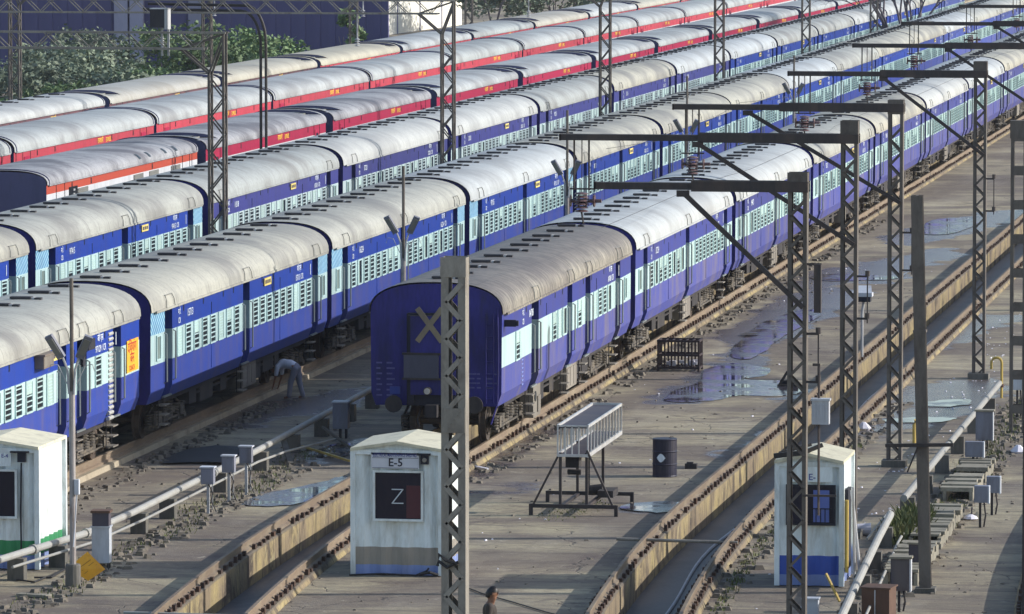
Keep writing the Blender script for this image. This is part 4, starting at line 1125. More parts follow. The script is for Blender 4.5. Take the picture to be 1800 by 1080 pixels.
# ------------------------------------------------------------------ cabins
def cabin(label, x0, x1, y, dep, h, bands, roof_m, win, sign=None, eave=.06, seed=0):
    w = x1 - x0; t = thing('cabin', label, 'cabin', ((x0 + x1) / 2, y, 0), 0, 'portable cabins')
    def corrugated(mb, axis, sgn, zs, mi, p=.37, a=.062):
        half = w / 2 if axis == 'x' else dep / 2
        n_ = int(2 * half / p) * 4; pts = []
        for i in range(n_ + 1):
            u = -half + 2 * half * i / n_; q = i % 4; off = 0 if q in (1, 2) else -a
            pts.append((u, off if 0 < i < n_ else 0))
        for (u0, o0), (u1, o1) in zip(pts, pts[1:]):
            if axis == 'x': P = [(u0, sgn * (dep / 2 + o0), zs[0]), (u1, sgn * (dep / 2 + o1), zs[0]), (u1, sgn * (dep / 2 + o1), zs[1]), (u0, sgn * (dep / 2 + o0), zs[1])]
            else: P = [(sgn * (w / 2 + o0), u0, zs[0]), (sgn * (w / 2 + o1), u1, zs[0]), (sgn * (w / 2 + o1), u1, zs[1]), (sgn * (w / 2 + o0), u0, zs[1])]
            flip = (axis == 'x' and sgn > 0) or (axis == 'y' and sgn < 0)
            mb.poly(P[::-1] if flip else P, mi)
    mb = MB(); mats = []
    for i, (z0, z1, mt) in enumerate(bands):
        mats.append(mt)
        for ax, sg in (('x', -1), ('x', 1), ('y', -1), ('y', 1)): corrugated(mb, ax, sg, (z0, z1), i)
    mats.append(bands[-1][2]); m_ = len(mats) - 1
    for sx in (-1, 1):
        for sy in (-1, 1): mb.box((sx * w / 2 - .05, sy * dep / 2 - .05, .02), (sx * w / 2 + .05, sy * dep / 2 + .05, h), m_ if 0 else m_)
    mb.box((-w / 2 - .03, -dep / 2 - .045, h - .10), (w / 2 + .03, -dep / 2 - .02, h), m_)
    # gable
    for sy in (-1, 1): mb.poly([(-w / 2, sy * dep / 2 * 1.0, h - .02), (w / 2, sy * dep / 2, h - .02), (0, sy * dep / 2, h + .13)][::sy * -1 or 1], m_)
    mb.build('wall', mats, t, (0, dep / 2, 0))
    mb = MB(); e = eave
    for s_ in (-1, 1):
        mb.poly([(0, -e - .02, h + .18), (s_ * (w / 2 + .045), -e - .02, h + .03), (s_ * (w / 2 + .045), dep + e, h + .03), (0, dep + e, h + .18)][::s_], 0)
        mb.poly([(0, -e - .02, h + .12), (s_ * (w / 2 + .045), -e - .02, h - .03), (s_ * (w / 2 + .045), dep + e, h - .03), (0, dep + e, h + .12)][::-s_], 0)
        mb.poly([(0, -e - .02, h + .12), (0, -e - .02, h + .18), (s_ * (w / 2 + .045), -e - .02, h + .03), (s_ * (w / 2 + .045), -e - .02, h - .03)][::-s_], 0)
        mb.poly([(s_ * (w / 2 + .045), -e - .02, h - .03), (s_ * (w / 2 + .045), -e - .02, h + .03), (s_ * (w / 2 + .045), dep + e, h + .03), (s_ * (w / 2 + .045), dep + e, h - .03)][::-s_], 0)
    mb.build('roof', roof_m, t)
    a, b, c_, d_ = win['rect']
    mb = MB(); f = .045
    for p, q in (((a - f, c_ - f), (b + f, c_)), ((a - f, d_), (b + f, d_ + f)), ((a - f, c_), (a, d_)), ((b, c_), (b + f, d_))): mb.box((p[0], -.07, p[1]), (q[0], -.015, q[1]), 1)
    mb.poly([(a, -.034, c_), (b, -.034, c_), (b, -.034, d_), (a, -.034, d_)], 0)
    for r_ in win.get('extra', []): mb.box((r_[0], -.046, r_[2]), (r_[1], -.036, r_[3]), 2)
    for r_ in win.get('bars', []): mb.box((r_[0], -.062, r_[2]), (r_[1], -.05, r_[3]), 1)
    mb.build('window', [glass_dark, win.get('frame', rubber), win.get('em', glass_red)], t)
    return t
E5 = cabin('white corrugated cabin lettered E-5 behind the foreground mast', -21.5, -19.70, 112.3, 2.35, 2.56,
           [(.02, .22, hut_pale_blue), (.22, .58, hut_taupe), (.58, 2.5, hut_white)], hut_cream, dict(rect=(-.44, .50, 1.16, 2.10), extra=[(.20, .50, 1.18, 1.84)], frame=hut_white))
mb = MB(); mb.bar((-.12, 0, 1.76), (.12, 0, 1.76), .012, .02); mb.bar((.11, 0, 1.76), (-.11, 0, 1.48), .012, .022); mb.bar((-.12, 0, 1.48), (.12, 0, 1.48), .012, .02)
mb.build('lettering', white_text, E5, (.02, -.052, 0))
mb = MB(); mb.box((-.52, -.045, 2.18), (.46, -.032, 2.50), 0)
for z in (2.19, 2.39): mb.box((-.50, -.050, z), (.44, -.045, z + .012), 1)
mb.build('sign_board', [worn('sign_grey_white', (0.52, 0.53, 0.58), (0.4, 0.4, 0.45), 0.3), cab_grey], E5)
black_text = worn('black_sign_lettering', (0.015, 0.015, 0.03), (0.05, 0.05, 0.08), 0.3)
blue_text = worn('blue_sign_lettering', (0.05, 0.06, 0.25), (0.1, 0.1, 0.3), 0.3)
link_mesh('lettering', text_mesh('E-5', .23, black_text, 'CENTER'), E5, (-.02, -.054, 2.23), ROT_Y)
o = link_mesh('lettering', text_mesh('ELECTRICAL MAINTENANCE SHED NO.', .105, blue_text, 'CENTER'), E5, (-.03, -.054, 2.42), ROT_Y); o.scale = (.49, 1, 1)
mb = MB(); mb.box((.50, -.10, 2.28), (.66, -.03, 2.47), 0); mb.tube([(.58, -.10, 2.37), (.58, -.12, 2.37)], .045, 1, 10); mb.box((.44, -.13, 2.46), (.70, -.02, 2.50), 0)
mb.build('bulkhead_lamp', [rubber, dust_grey], E5)
mb = MB(); mb.tube([(-.95, -.18, .02), (-.3, -.12, .05), (.4, -.1, .03), (.62, -.07, .12), (.66, -.06, .18)], .02, 0, 6); mb.tube([(.5, -.1, .06), (.7, -.14, .10), (.85, -.08, .04)], .03)
mb.build('cable', cable_mat, E5)
mb = MB()
for k in range(2):
    me_off = .0
HB = cabin('white cabin with a royal blue base behind the nearest cantilever mast', -12.84, -11.55, 111.9, 2.0, 2.50,
           [(.02, .24, hut_pale_blue), (.24, .62, hut_blue), (.62, 2.45, hut_white)], hut_cream,
           dict(rect=(-.42, .48, 1.28, 2.00), extra=[(.08, .40, 1.30, 1.94)], bars=[(-.05 + .09 * k, -.035 + .09 * k, 1.30, 1.58) for k in range(6)] + [(-.06, .44, 1.56, 1.58)], em=glass_blue), eave=.10)
mb = MB(); mb.box((-.42, -.04, 2.10), (.46, -.03, 2.42), 0); mb.build('sign_board', hut_white, HB)
link_mesh('lettering', text_mesh('E-1', .18, blue_text, 'CENTER'), HB, (.10, -.044, 2.14), ROT_Y)
mb = MB(); mb.box((.66, .5, .3), (.72, 1.1, 1.9)); mb.tube([(.75, -.02, .3), (.75, -.02, 1.75)], .035, 1, 8); mb.tube([(.9, .1, .1), (.86, .1, 2.0)], .025, 2, 8); mb.tube([(1.0, .3, .1), (.80, .4, 1.9)], .03, 2, 8)
mb.build('side_pipes', [rubber, yellow_pipe, pale_steel], HB)
mb = MB(); mb.bar((-.7, -.05, 2.58), (-.1, -.1, 2.66), .08, .1); mb.bar((-.2, -.08, 2.62), (.25, .1, 2.80), .06, .08); mb.bar((-.62, .1, 2.62), (.0, .35, 2.78), .05, .06)
tag(mb.build('scrap_timber', cable_mat, None, (-12.2, 111.9, .03)), 'dark scrap timber lying on the roof of the blue based cabin', 'scrap')
HG = cabin('white corrugated cabin with a green stripe at the left edge', -29.85, -27.98, 112.0, 2.3, 2.50,
           [(.02, .30, hut_pale_blue), (.30, .60, hut_green), (.60, 2.45, hut_white)], hut_cream, dict(rect=(-.50, .48, 1.10, 2.02), frame=hut_white))
mb = MB(); mb.box((-.6, -.04, 2.12), (.40, -.03, 2.44), 0); mb.build('sign_board', hut_white, HG)
link_mesh('lettering', text_mesh('ELECTRICAL E-4', .11, blue_text, 'CENTER'), HG, (-.05, -.044, 2.30), ROT_Y)
mb = MB(); mb.box((.55, -.12, 2.22), (.72, -.03, 2.42)); mb.box((.40, -.14, 2.41), (.78, -.02, 2.44)); mb.tube([(.62, -.06, 2.2), (.60, -.06, 1.2), (.61, -.06, .1)], .018)
mb.build('bulkhead_lamp', rubber, HG)

# ------------------------------------------------------------------ things on the apron
t = thing('oil_drum', 'dark blue oil drum standing on the apron with a white mark', 'drum', (-17.77, 131.7, 0))
mb = MB(); mb.lathe((0, 0, 0), [(.28, 0), (.295, .02), (.285, .04), (.285, .28), (.30, .30), (.285, .32), (.285, .58), (.30, .60), (.285, .62), (.285, .86), (.295, .88), (.28, .90)], 0, 28); mb.build('shell', drum_mat, t)
mb = MB(); mb.lathe((0, 0, .86), [(.27, 0), (.27, .02)], 0, 24); mb.lathe((.12, .1, .88), [(.04, 0), (.04, .03)], 0, 10); mb.build('lid', drum_mat, t)
mb = MB()
for i in range(10):
    a0 = R(238 + i * 4.2); a1 = R(238 + (i + 1) * 4.2); hh = .10 * math.sin(math.pi * (i + .5) / 10)
    mb.poly([(.288 * math.cos(a0), .288 * math.sin(a0), .46 - hh), (.288 * math.cos(a1), .288 * math.sin(a1), .46 - hh), (.288 * math.cos(a1), .288 * math.sin(a1), .46 + hh), (.288 * math.cos(a0), .288 * math.sin(a0), .46 + hh)])
mb.build('painted_mark', white_text, t)

t = thing('steel_cage', 'dark red steel cage of square bars beside the front train', 'cage', (-21.1, 159.2, 0))
mb = MB(); w, d, h = 1.16, .75, .86
for x in [-w / 2 + w * i / 6 for i in range(7)]:
    for y in (0, d): mb.box((x - .022, y - .022, .08), (x + .022, y + .022, h))
for y in [d * i / 3 for i in range(1, 3)]:
    for x in (-w / 2, w / 2): mb.box((x - .02, y - .02, .08), (x + .02, y + .02, h))
for z in (.10, .46, h):
    for y in (0, d): mb.box((-w / 2 - .03, y - .026, z - .03), (w / 2 + .03, y + .026, z + .03))
    for x in (-w / 2, w / 2): mb.box((x - .026, 0, z - .028), (x + .026, d, z + .028))
for x in [-w / 2 + w * i / 6 for i in range(1, 6)]: mb.box((x - .02, 0, h - .01), (x + .02, d, h + .012)); mb.box((x - .02, 0, .09), (x + .02, d, .11))
for x in (-w / 2, w / 2):
    for y in (0, d): mb.box((x - .03, y - .03, 0), (x + .03, y + .03, .08))
mb.build('bars', cage_mat, t)
rr = random.Random(4); mb = MB()
for i in range(9):
    c = (rr.uniform(-.45, .45), rr.uniform(.15, .6), .12 + rr.random() * .1); mb.box(c, (c[0] + rr.uniform(.08, .2), c[1] + rr.uniform(.05, .15), c[2] + rr.uniform(.05, .16)))
mb.build('contents', plastic_white, t)

t = thing('work_platform', 'wheeled maintenance platform with white slatted sides on thin steel legs', 'work platform', (0, 0, 0))
mb = MB()
x0, x1, y0, y1, z0, z1 = -19.03, -18.36, 123.4, 128.6, 1.34, 1.98
for x in (x0, x1):
    mb.box((x - .025, y0, z0 - .05), (x + .025, y1, z0 + .04)); mb.box((x - .02, y0, z1 - .03), (x + .02, y1, z1 + .03))
    for k in range(12): 
        y = y0 + (y1 - y0) * k / 11; mb.box((x - .016, y - .022, z0), (x + .016, y + .022, z1))
for y in (y0, y1):
    mb.box((x0, y - .02, z0 - .04), (x1, y + .02, z0 + .02))
    if y == y1: mb.box((x0, y - .02, z1 - .02), (x1, y + .02, z1 + .03))
mb.box((x0, y0, z1 - .02), (x1, y0 + .03, z1 + .02))
for x in (x0 + .15, x0 + .3, x0 + .45): mb.box((x, y0, z0), (x + .03, y0 + .025, z1))
mb.build('guard_rail', alu, t)
mb = MB(); mb.box((x0 + .02, y0 + .03, z1 - .05), (x1 - .02, y1 - .03, z1 - .02)); mb.build('deck', dark_paint, t)
mb = MB(); mb.box((x0, y0, z0 - .03), (x1, y1, z0)); mb.build('floor_plate', dark_paint, t)
mb = MB()
for y, xa, xb in ((123.35, -19.62, -17.72), (126.0, -19.66, -17.74)):
    mb.box((xa, y - .04, .17), (xb, y + .04, .25))
    for x in (xa, xb): mb.box((x - .04, y - .05, 0), (x + .04, y + .05, .25))
mb.box((-19.0, 123.35, .16), (-18.92, 126.0, .22)); mb.box((-18.45, 123.35, .16), (-18.37, 126.0, .22))
mb.build('base_frame', black_steel, t)
for x, y in ((-18.98, 123.45), (-18.40, 123.5), (-18.98, 126.0), (-18.40, 126.0)):
    mb = MB(); mb.box((x - .03, y - .03, .2), (x + .03, y + .03, z0 + .05)); mb.build('leg', black_steel, t)
mb = MB(); mb.bar((x0, 123.4, 1.3), (-19.58, 123.38, .22), .045); mb.build('brace', black_steel, t)
mb = MB(); mb.bar((-18.38, 123.4, 1.45), (-17.80, 123.38, .22), .045); mb.build('brace', black_steel, t)
mb = MB(); mb.box((-18.72, 125.9, .2), (-18.69, 125.95, 1.2)); mb.build('lifting_screw', black_steel, t)
mb = MB(); mb.box((-18.92, 123.8, 1.02), (-18.62, 124.2, 1.30), 0); mb.tube([(-18.9, 124, .9), (-18.6, 124, .9)], .06); mb.box((-18.35, 124.8, .25), (-18.0, 125.6, .40), 0); mb.tube([(-18.6, 125.3, .36), (-18.3, 125.3, .40)], .11, 0, 10)
mb.build('winch', under_black, t)

def small(name, label, cat, build, mats, loc=(0, 0, 0), group=None, kind=None):
    mb = MB(); build(mb)
    return tag(mb.build(name, mats, None, loc), label, cat, group, kind)

# left pipeline and boxes
def polytube(pts, r, m=0, seg=10): return lambda mb: mb.tube(pts, r, m, seg)
pl = [(-28.55, 105.0, .52), (-28.12, 109.6, .52), (-27.5, 114.0, .52), (-27.38, 118, .52), (-27.38, 130, .52), (-27.62, 146, .52), (-27.7, 172, .52)]
t = thing('water_pipe', 'white pipe on dark blocks running past the green striped cabin', 'pipeline', (0, 0, 0), 0, 'pipelines')
mb = MB(); mb.tube(pl, .075, 0, 12); mb.build('pipe', conc_white, t)
mb = MB(); mb.tube([(x + .22, y, z - .16) for x, y, z in pl[1:5]] + [(-27.1, 133, .3), (-26.6, 137, .22)], .03, 0, 8); mb.build('branch_pipe', conc_white, t)
for y in (107.3, 110.4, 112.6, 115.6, 118.6, 121.4, 126.8, 131.5, 135.6, 139.6, 143.5, 147):
    x = next(a[0] + (b[0] - a[0]) * (y - a[1]) / (b[1] - a[1]) for a, b in zip(pl, pl[1:]) if a[1] <= y <= b[1])
    mb = MB(); mb.box((x - .17, y - .14, 0), (x + .17, y + .14, .445)); mb.build('support_block', block_conc, t)
for y in (111.2, 114.1, 126.0):
    x = next(a[0] + (b[0] - a[0]) * (y - a[1]) / (b[1] - a[1]) for a, b in zip(pl, pl[1:]) if a[1] <= y <= b[1])
    mb = MB(); mb.tube([(x, y, .52), (x + .02, y + .1, .52)], .105, 0, 12); mb.build('flange', conc_white, t)

t = thing('cable_cabinet', 'tall white cable cabinet with a dark top by the pipe', 'cabinet', (-26.75, 112.45, 0), R(4))
mb = MB(); mb.box((-.18, -.16, .14), (.18, .16, .86)); mb.box((-.20, -.18, .86), (.20, .18, .89)); mb.build('door', cab_white, t)
mb = MB(); mb.box((-.17, -.15, .89), (.17, .15, 1.16), 0); mb.box((-.20, -.18, 1.16), (.20, .18, 1.21), 1); mb.build('top_box', [dark_paint, brown_box], t)
mb = MB()
for x in (-.14, .14):
    for y in (-.1, .1): mb.box((x - .02, y - .02, 0), (x + .02, y + .02, .14))
mb.build('feet', under_black, t)
def meter_box(label, x, y, h, rz):
    t = thing('meter_box', label, 'meter box', (x, y, 0), rz, 'grey meter boxes on posts')
    mb = MB(); mb.box((-.14, -.10, h - .36), (.14, .10, h)); mb.box((-.11, -.115, h - .31), (.11, -.10, h - .05)); mb.build('box', cab_grey, t)
    mb = MB(); mb.box((-.165, -.13, h), (.165, .13, h + .03)); mb.build('lid', cab_white, t)
    mb = MB(); mb.box((-.028, -.03, 0), (.028, .03, h - .36)); mb.box((.09, -.02, .1), (.11, .0, h - .36)); mb.build('post', pale_steel, t)
    mb = MB(); mb.tube([(.02, -.05, h - .36), (.12, -.06, h - .55), (.08, -.05, .3), (.2, -.08, .05)], .014); mb.build('conduit', cable_mat, t)
meter_box('nearest of the three grey meter boxes by the pipe', -26.72, 122.5, 1.02, 0)
meter_box('middle of the three grey meter boxes by the pipe', -26.70, 124.6, 1.06, 0)
meter_box('farthest of the three grey meter boxes, against the pipe end', -26.66, 126.3, 1.10, 0)
t = thing('junction_cabinet', 'grey junction cabinet beside the pipe near the train tail', 'cabinet', (-26.95, 139.2, 0))
mb = MB(); mb.box((-.19, -.15, .25), (.19, .15, .90), 0); mb.box((-.21, -.17, .90), (.21, .17, .94), 1); mb.build('box', [cab_grey, cab_white], t)
mb = MB(); mb.box((-.05, -.05, 0), (.0, .05, .25)); mb.box((.1, -.05, 0), (.15, .05, .25)); mb.build('leg', under_black, t)
small('prop_frame', 'leaning timber props beside the pipe left of the front train', 'timber', lambda mb: (mb.bar((-27.5, 134.6, .45), (-26.9, 132.6, .05), .14, .05), mb.bar((-27.3, 136, .12), (-25.6, 133.2, .08), .05, .05, 1), mb.bar((-27.0, 137, .5), (-26.2, 136.6, .02), .06)), [block_conc, yellow_pipe])
small('warning_board', 'yellow diamond warning board lying against the lamp post foot', 'sign board', lambda mb: (mb.poly([(-.36, 0, .28), (.05, .04, .02), (.40, .04, .26), (.02, .10, .60)], 0), mb.poly([(-.36, .02, .28), (.02, .12, .60), (.40, .06, .26), (.05, .06, .02)], 0), [mb.bar((-.14 + .06 * k, .025, .27 - .05 * k), (.10 + .06 * k, .06, .45 - .05 * k), .02, .006, 1) for k in range(3)]), [orange_plate, brown_box], (-26.58, 110.3, 0))
small('dark_patch', 'black sheet added for a dark patch on the concrete left of the pipe', 'dark_patch', lambda mb: mb.poly([tuple(at(x, y)) + (.05 + .04 * (i % 2),) for i, (x, y) in enumerate(((285, 818), (305, 805), (330, 793), (380, 789), (436, 790), (430, 800), (408, 806), (400, 819), (340, 816)))]), dark_sheet)  # flat sheet added to stand in for a near-black patch of the ground

# right pipeline, trench covers and boxes
pr_ = [(-10.45, 99, .5), (-10.73, 104.1, .5), (-11.38, 119.8, .5), (-11.41, 134.1, .5), (-11.43, 152.2, .5)]
t = thing('water_pipe', 'white pipe running past the blue based cabin to the yellow gooseneck', 'pipeline', (0, 0, 0), 0, 'pipelines')
def split_pipe(ya, yb, r=.075):
    def X(y): return next(a[0] + (b[0] - a[0]) * (y - a[1]) / (b[1] - a[1]) for a, b in zip(pr_, pr_[1:]) if a[1] <= y <= b[1])
    return [(X(y), y, .5) for y in [ya + (yb - ya) * i / 5 for i in range(6)]]
for ya, yb in ((99.5, 120.4), (123.5, 135.2), (135.6, 151.5)):
    mb = MB(); mb.tube(split_pipe(ya, yb), .08, 0, 12); mb.build('pipe', conc_white, t)
mb = MB(); mb.tube([(x + .35, y, z - .22) for x, y, z in split_pipe(102, 121)], .03, 0, 8); mb.tube([(-11.6, 117.5, .3), (-11.5, 121.5, .45)], .03); mb.build('branch_pipe', conc_white, t)
for y in (102, 106.4, 110.6, 114.5, 118.7, 124.5, 129, 133.5, 138, 143, 148):
    x = split_pipe(y, y + .01)[0][0]; mb = MB(); mb.box((x - .16, y - .13, 0), (x + .16, y + .13, .42)); mb.build('support_block', block_conc, t)
for i, (y, ln) in enumerate(((112.4, 2.6), (115.4, 2.2), (118.5, 3.0), (122.0, 2.4), (127.5, 3.0), (131.5, 2.6))):
    rr = random.Random(i); 
    def cov(mb, ln=ln, rr=rr):
        k = int(ln / .42)
        for q in range(k): mb.box((-.36 + rr.uniform(-.06, .06), q * .42 + .02, .24 + rr.uniform(-.02, .03)), (.36 + rr.uniform(-.06, .06), q * .42 + .37, .33 + rr.uniform(-.02, .03)))
        mb.box((-.34, 0, 0), (-.26, ln, .235)); mb.box((.26, 0, 0), (.34, ln, .235))
    small('trench_cover', '%s run of concrete trench covers from the leaning pole' % ORD[i], 'trench cover', cov, slab_conc, (-10.42 - .03 * i, y, 0), 'concrete trench covers')
t = thing('rusty_box', 'rusty brown sheet metal box at the bottom edge', 'box', (-10.35, 107.2, 0), R(-8))
mb = MB(); mb.box((-.27, -.28, .04), (.27, .28, .62), 0); mb.box((-.02, -.287, .05), (.0, -.28, .6), 1); mb.build('body', [brown_box, cab_white], t)
mb = MB(); mb.box((-.30, -.31, .62), (.30, .31, .65)); mb.build('lid', brown_box, t)
def post_box(label, x, y, w, h, z, mt, lid=True, rz=0):
    t = thing('switch_cabinet', label, 'cabinet', (x, y, 0), rz, 'grey switch cabinets right of the pipe')
    mb = MB(); mb.box((-w / 2, -.12, z), (w / 2, .12, z + h), 0); mb.box((-w / 2 + .03, -.13, z + .04), (w / 2 - .03, -.12, z + h - .04), 0); mb.box((w / 2, -.12, z - .02), (w / 2 + .03, .12, z + h), 1); mb.build('box', [mt, cab_white], t)
    if lid: mb = MB(); mb.box((-w / 2 - .03, -.16, z + h), (w / 2 + .05, .14, z + h + .04)); mb.build('lid', slab_conc, t)
    mb = MB(); mb.box((-.05, -.04, 0), (.0, .04, z)); mb.tube([(.05, -.06, z + .1), (.10, -.08, z * .5), (.06, -.05, .02)], .018); mb.build('post', under_black, t)
post_box('tall dark cabinet on a post between the rusty box and the leaning pole', -10.05, 108.4, .36, .62, .42, dark_paint)
post_box('small dark cabinet behind the tall dark one, on the trench covers', -10.2, 113.6, .32, .40, .30, dark_paint)
post_box('grey cabinet on thin legs right of the leaning pole', -9.62, 122.6, .30, .36, .55, cab_grey, False)
post_box('grey cabinet just behind the thin legged one', -9.55, 125.0, .28, .36, .50, cab_grey, False)
post_box('tall grey cabinet with a pale edge near the right edge', -10.85, 139.0, .40, .70, .25, cab_grey)
post_box('low grey cabinet in the rubble near the right edge', -10.65, 133.5, .42, .36, .40, cab_grey, False)
post_box('pale cabinet high up at the right edge, beyond the gooseneck', -10.6, 147.0, .34, .42, .75, cab_white)
t = thing('gooseneck_pipe', 'yellow gooseneck pipe bent over near the battened mast', 'pipe', (-11.45, 152.6, 0))
mb = MB(); mb.tube([(0, 0, 0), (0, 0, .95)] + [(-.14 + .14 * math.cos(a), 0, .95 + .14 * math.sin(a)) for a in [i * math.pi / 8 for i in range(1, 9)]] + [(-.28, 0, .78)], .035, 0, 8); mb.build('pipe', yellow_pipe, t)
mb = MB(); mb.tube([(0, 0, .3), (0, 0, .38)], .07, 0, 10); mb.build('valve', brown_box, t)
small('yellow_post', 'short yellow painted pipe beside the leaning pole', 'pipe', polytube([(0, 0, 0), (0, 0, .5), (.04, -.05, .62)], .045, 0, 8), yellow_pipe, (at(1607, 782)[0], at(1607, 782)[1], 0))
small('white_bucket', 'white plastic bucket lying right of the blue based cabin', 'bucket', lambda mb: mb.tube([(-.14, 0, .13), (.16, .05, .13)], .12, 0, 14, True, .14), plastic_white, (at(1517, 942)[0], at(1517, 942)[1], 0))
small('plastic_bag', 'crumpled pale purple plastic bag on the right apron', 'bag', lambda mb: (mb.lathe((0, 0, 0), [(.10, 0), (.17, .03), (.13, .08), (.04, .12)], 0, 9), mb.bar((.02, 0, .08), (.03, 0, .28), .03, .03, 1)), [plastic_white, dark_paint], (at(1706, 914)[0], at(1706, 914)[1], 0))
for i, (x, y, lab) in enumerate(((1518, 756, 'white scrap bag on the rail side behind the blue based cabin'), (1790, 797, 'pale rag lying at the right edge'), (840, 824, 'white plank lying on the apron beside the front train'))):
    X, Yv = at(x, y)
    if i < 2: small('scrap_bag', lab, 'bag', lambda mb: mb.lathe((0, 0, 0), [(.16, 0), (.2, .05), (.12, .14), (.05, .2)], 0, 8), plastic_white, (X, Yv, 0))
    else: small('plank', lab, 'plank', lambda mb: mb.bar((-.28, .4, .03), (.28, -.4, .04), .10, .04), plastic_white, (X, Yv, 0))
small('plank', 'pale plank lying by the lamp post foot at the lower left', 'plank', lambda mb: mb.bar((-.35, .1, .04), (.3, -.1, .04), .22, .05), slab_conc, (at(62, 1050)[0], at(62, 1050)[1], 0))
small('scrap_machine', 'dark scrap fitting at the edge of the apron puddle', 'scrap', lambda mb: (mb.bar((-.2, 0, .05), (.02, 0, .42), .07), mb.bar((.02, 0, .4), (.28, .1, .08), .08), mb.tube([(-.2, .1, .1), (.3, .1, .12)], .07), mb.bar((-.25, -.1, .04), (.3, -.1, .04), .06)), under_black, (at(1383, 680)[0], at(1383, 680)[1], 0))
small('low_dark_block', 'low dark block lying on the apron right of the oil drum', 'block', lambda mb: (mb.box((-.14, -.1, 0), (.14, .1, .12)), mb.box((-.1, -.07, .12), (.05, .05, .16))), under_black, (at(1215, 824)[0], at(1215, 824)[1], 0))
small('kerb_stone', 'dark flat stone lying on the damp apron', 'stone', lambda mb: mb.poly([(-.3, -.3, .05), (.15, -.35, .05), (.35, .25, .06), (-.1, .35, .06)]), under_black, (at(1315, 590)[0], at(1315, 590)[1], 0))
small('leaning_rod', 'rusty rod leaning at the bottom edge beside the cabin', 'rod', lambda mb: mb.bar((0, 0, .05), (-.3, .3, .55), .04), yellow_pipe, (at(1476, 1062)[0], at(1476, 1062)[1], 0))
small('white_box', 'small white box at the bottom edge by the nearest cantilever mast', 'box', lambda mb: (mb.box((-.15, -.12, 0), (.15, .12, .40)), mb.box((-.17, -.14, .40), (.17, .14, .43))), cab_white, (at(1425, 1090)[0], at(1425, 1090)[1], 0))
small('pit_crossing_pipe', 'thin pipe laid across the empty pit', 'pipe', polytube([(-1.5 - 15.3, 117.0, .27), (1.05 - 15.3, 117.0, .24)], .035, 0, 8), mast_galv)
small('pit_crossing_pipe', 'pale pipe laid across the open pit at the lower left', 'pipe', polytube([(-24.3, 103.9, .27), (-22.0, 103.9, .25)], .03, 0, 8), conc_white)
def hosef(mb):
    rr = random.Random(8); mb.tube([(-15.42 + bend(y) + .1 * math.sin(y * .35) + .04, y, -.52) for y in [98 + 1.5 * i for i in range(60)]], .035, 0, 6)
small('hose', 'pale hose lying along the floor of the empty pit', 'hose', hosef, hose_mat)
small('ground_cable', 'black cable lying across the apron behind the person', 'cable', polytube([tuple(at(x, y)) + (.02,) for x, y in ((808, 1030), (850, 1046), (900, 1060), (960, 1078), (1040, 1098), (1120, 1110))], .013, 0, 6), cable_mat)
small('ground_cable', 'dark cable looping over the ground by the pipe blocks at the left', 'cable', polytube([tuple(at(x, y)) + (.03,) for x, y in ((30, 1022), (60, 1026), (95, 1012), (120, 1000), (90, 1018), (60, 1018))], .02, 0, 6), cable_mat)

for i, (x, z, sag) in enumerate(((-17.55, 8.25, .55), (-17.55, 6.55, .0))):
    pts = [(x + (.25 if (k // 4) % 2 else -.1) * (1 if z < 7 else 0), 120.6 + 5.95 * k, z - sag * (1 - abs((k % 4) - 2) / 2) * .6) for k in range(30)]
    small('overhead_wire', ('upper' if i == 0 else 'lower') + ' thin overhead wire carried by the cantilever masts', 'wire', polytube(pts, .005, 0, 4), cable_mat, group='overhead wires')
# rubble and weeds
def weeds(name, spots, n, mat, seed, hmax=.28, wide=.03):
    rr = random.Random(seed); mb = MB()
    for i in range(n):
        x, y, r = rr.choice(spots); a = rr.uniform(0, 6.28); q = r * math.sqrt(rr.random())
        px, py = x + q * math.cos(a), y + 3 * q * math.sin(a); h = hmax * rr.uniform(.3, 1); b = rr.uniform(0, 6.28); d = rr.uniform(.1, .6) * h
        w = wide * rr.uniform(.6, 1.5)
        mb.poly([(px - w * math.sin(b), py + w * math.cos(b), 0), (px + w * math.sin(b), py - w * math.cos(b), 0), (px + d * math.cos(b) + w * .8 * math.sin(b), py + d * math.sin(b), h * .7), (px + d * 1.5 * math.cos(b), py + d * 1.5 * math.sin(b), h)])
    return tag(mb.build(name, mat), kind='stuff')
weeds('weeds', [(-26.9 + .3 * math.sin(k), 107 + k * 1.5, .42) for k in range(20)], 1000, grass_m, 1, .12, .014)
weeds('weeds', [(-14.0 + bend(104 + k * 1.4) + .0, 104 + k * 1.4, .18) for k in range(26)], 1300, grass_m, 2, .11, .014)
weeds('weeds', [(-11.0, 119.5 + k, .35) for k in range(4)], 1500, grass_m, 3, .55, .05)
weeds('weeds', [(-10.7 + .2 * math.sin(k * 2), 121 + k * 1.6, .4) for k in range(20)], 1300, grass_m, 4, .14, .014)
weeds('weeds', [(-19.0, 123.6, .5), (-18.6, 125.2, .5)], 260, grass_m, 6, .05, .012)
rubble_m = worn('dusty_rubble', (0.19, 0.165, 0.13), (0.08, 0.065, 0.055), 0.8, scale=3, stretch=(1, 1, 1), rough=0.9)
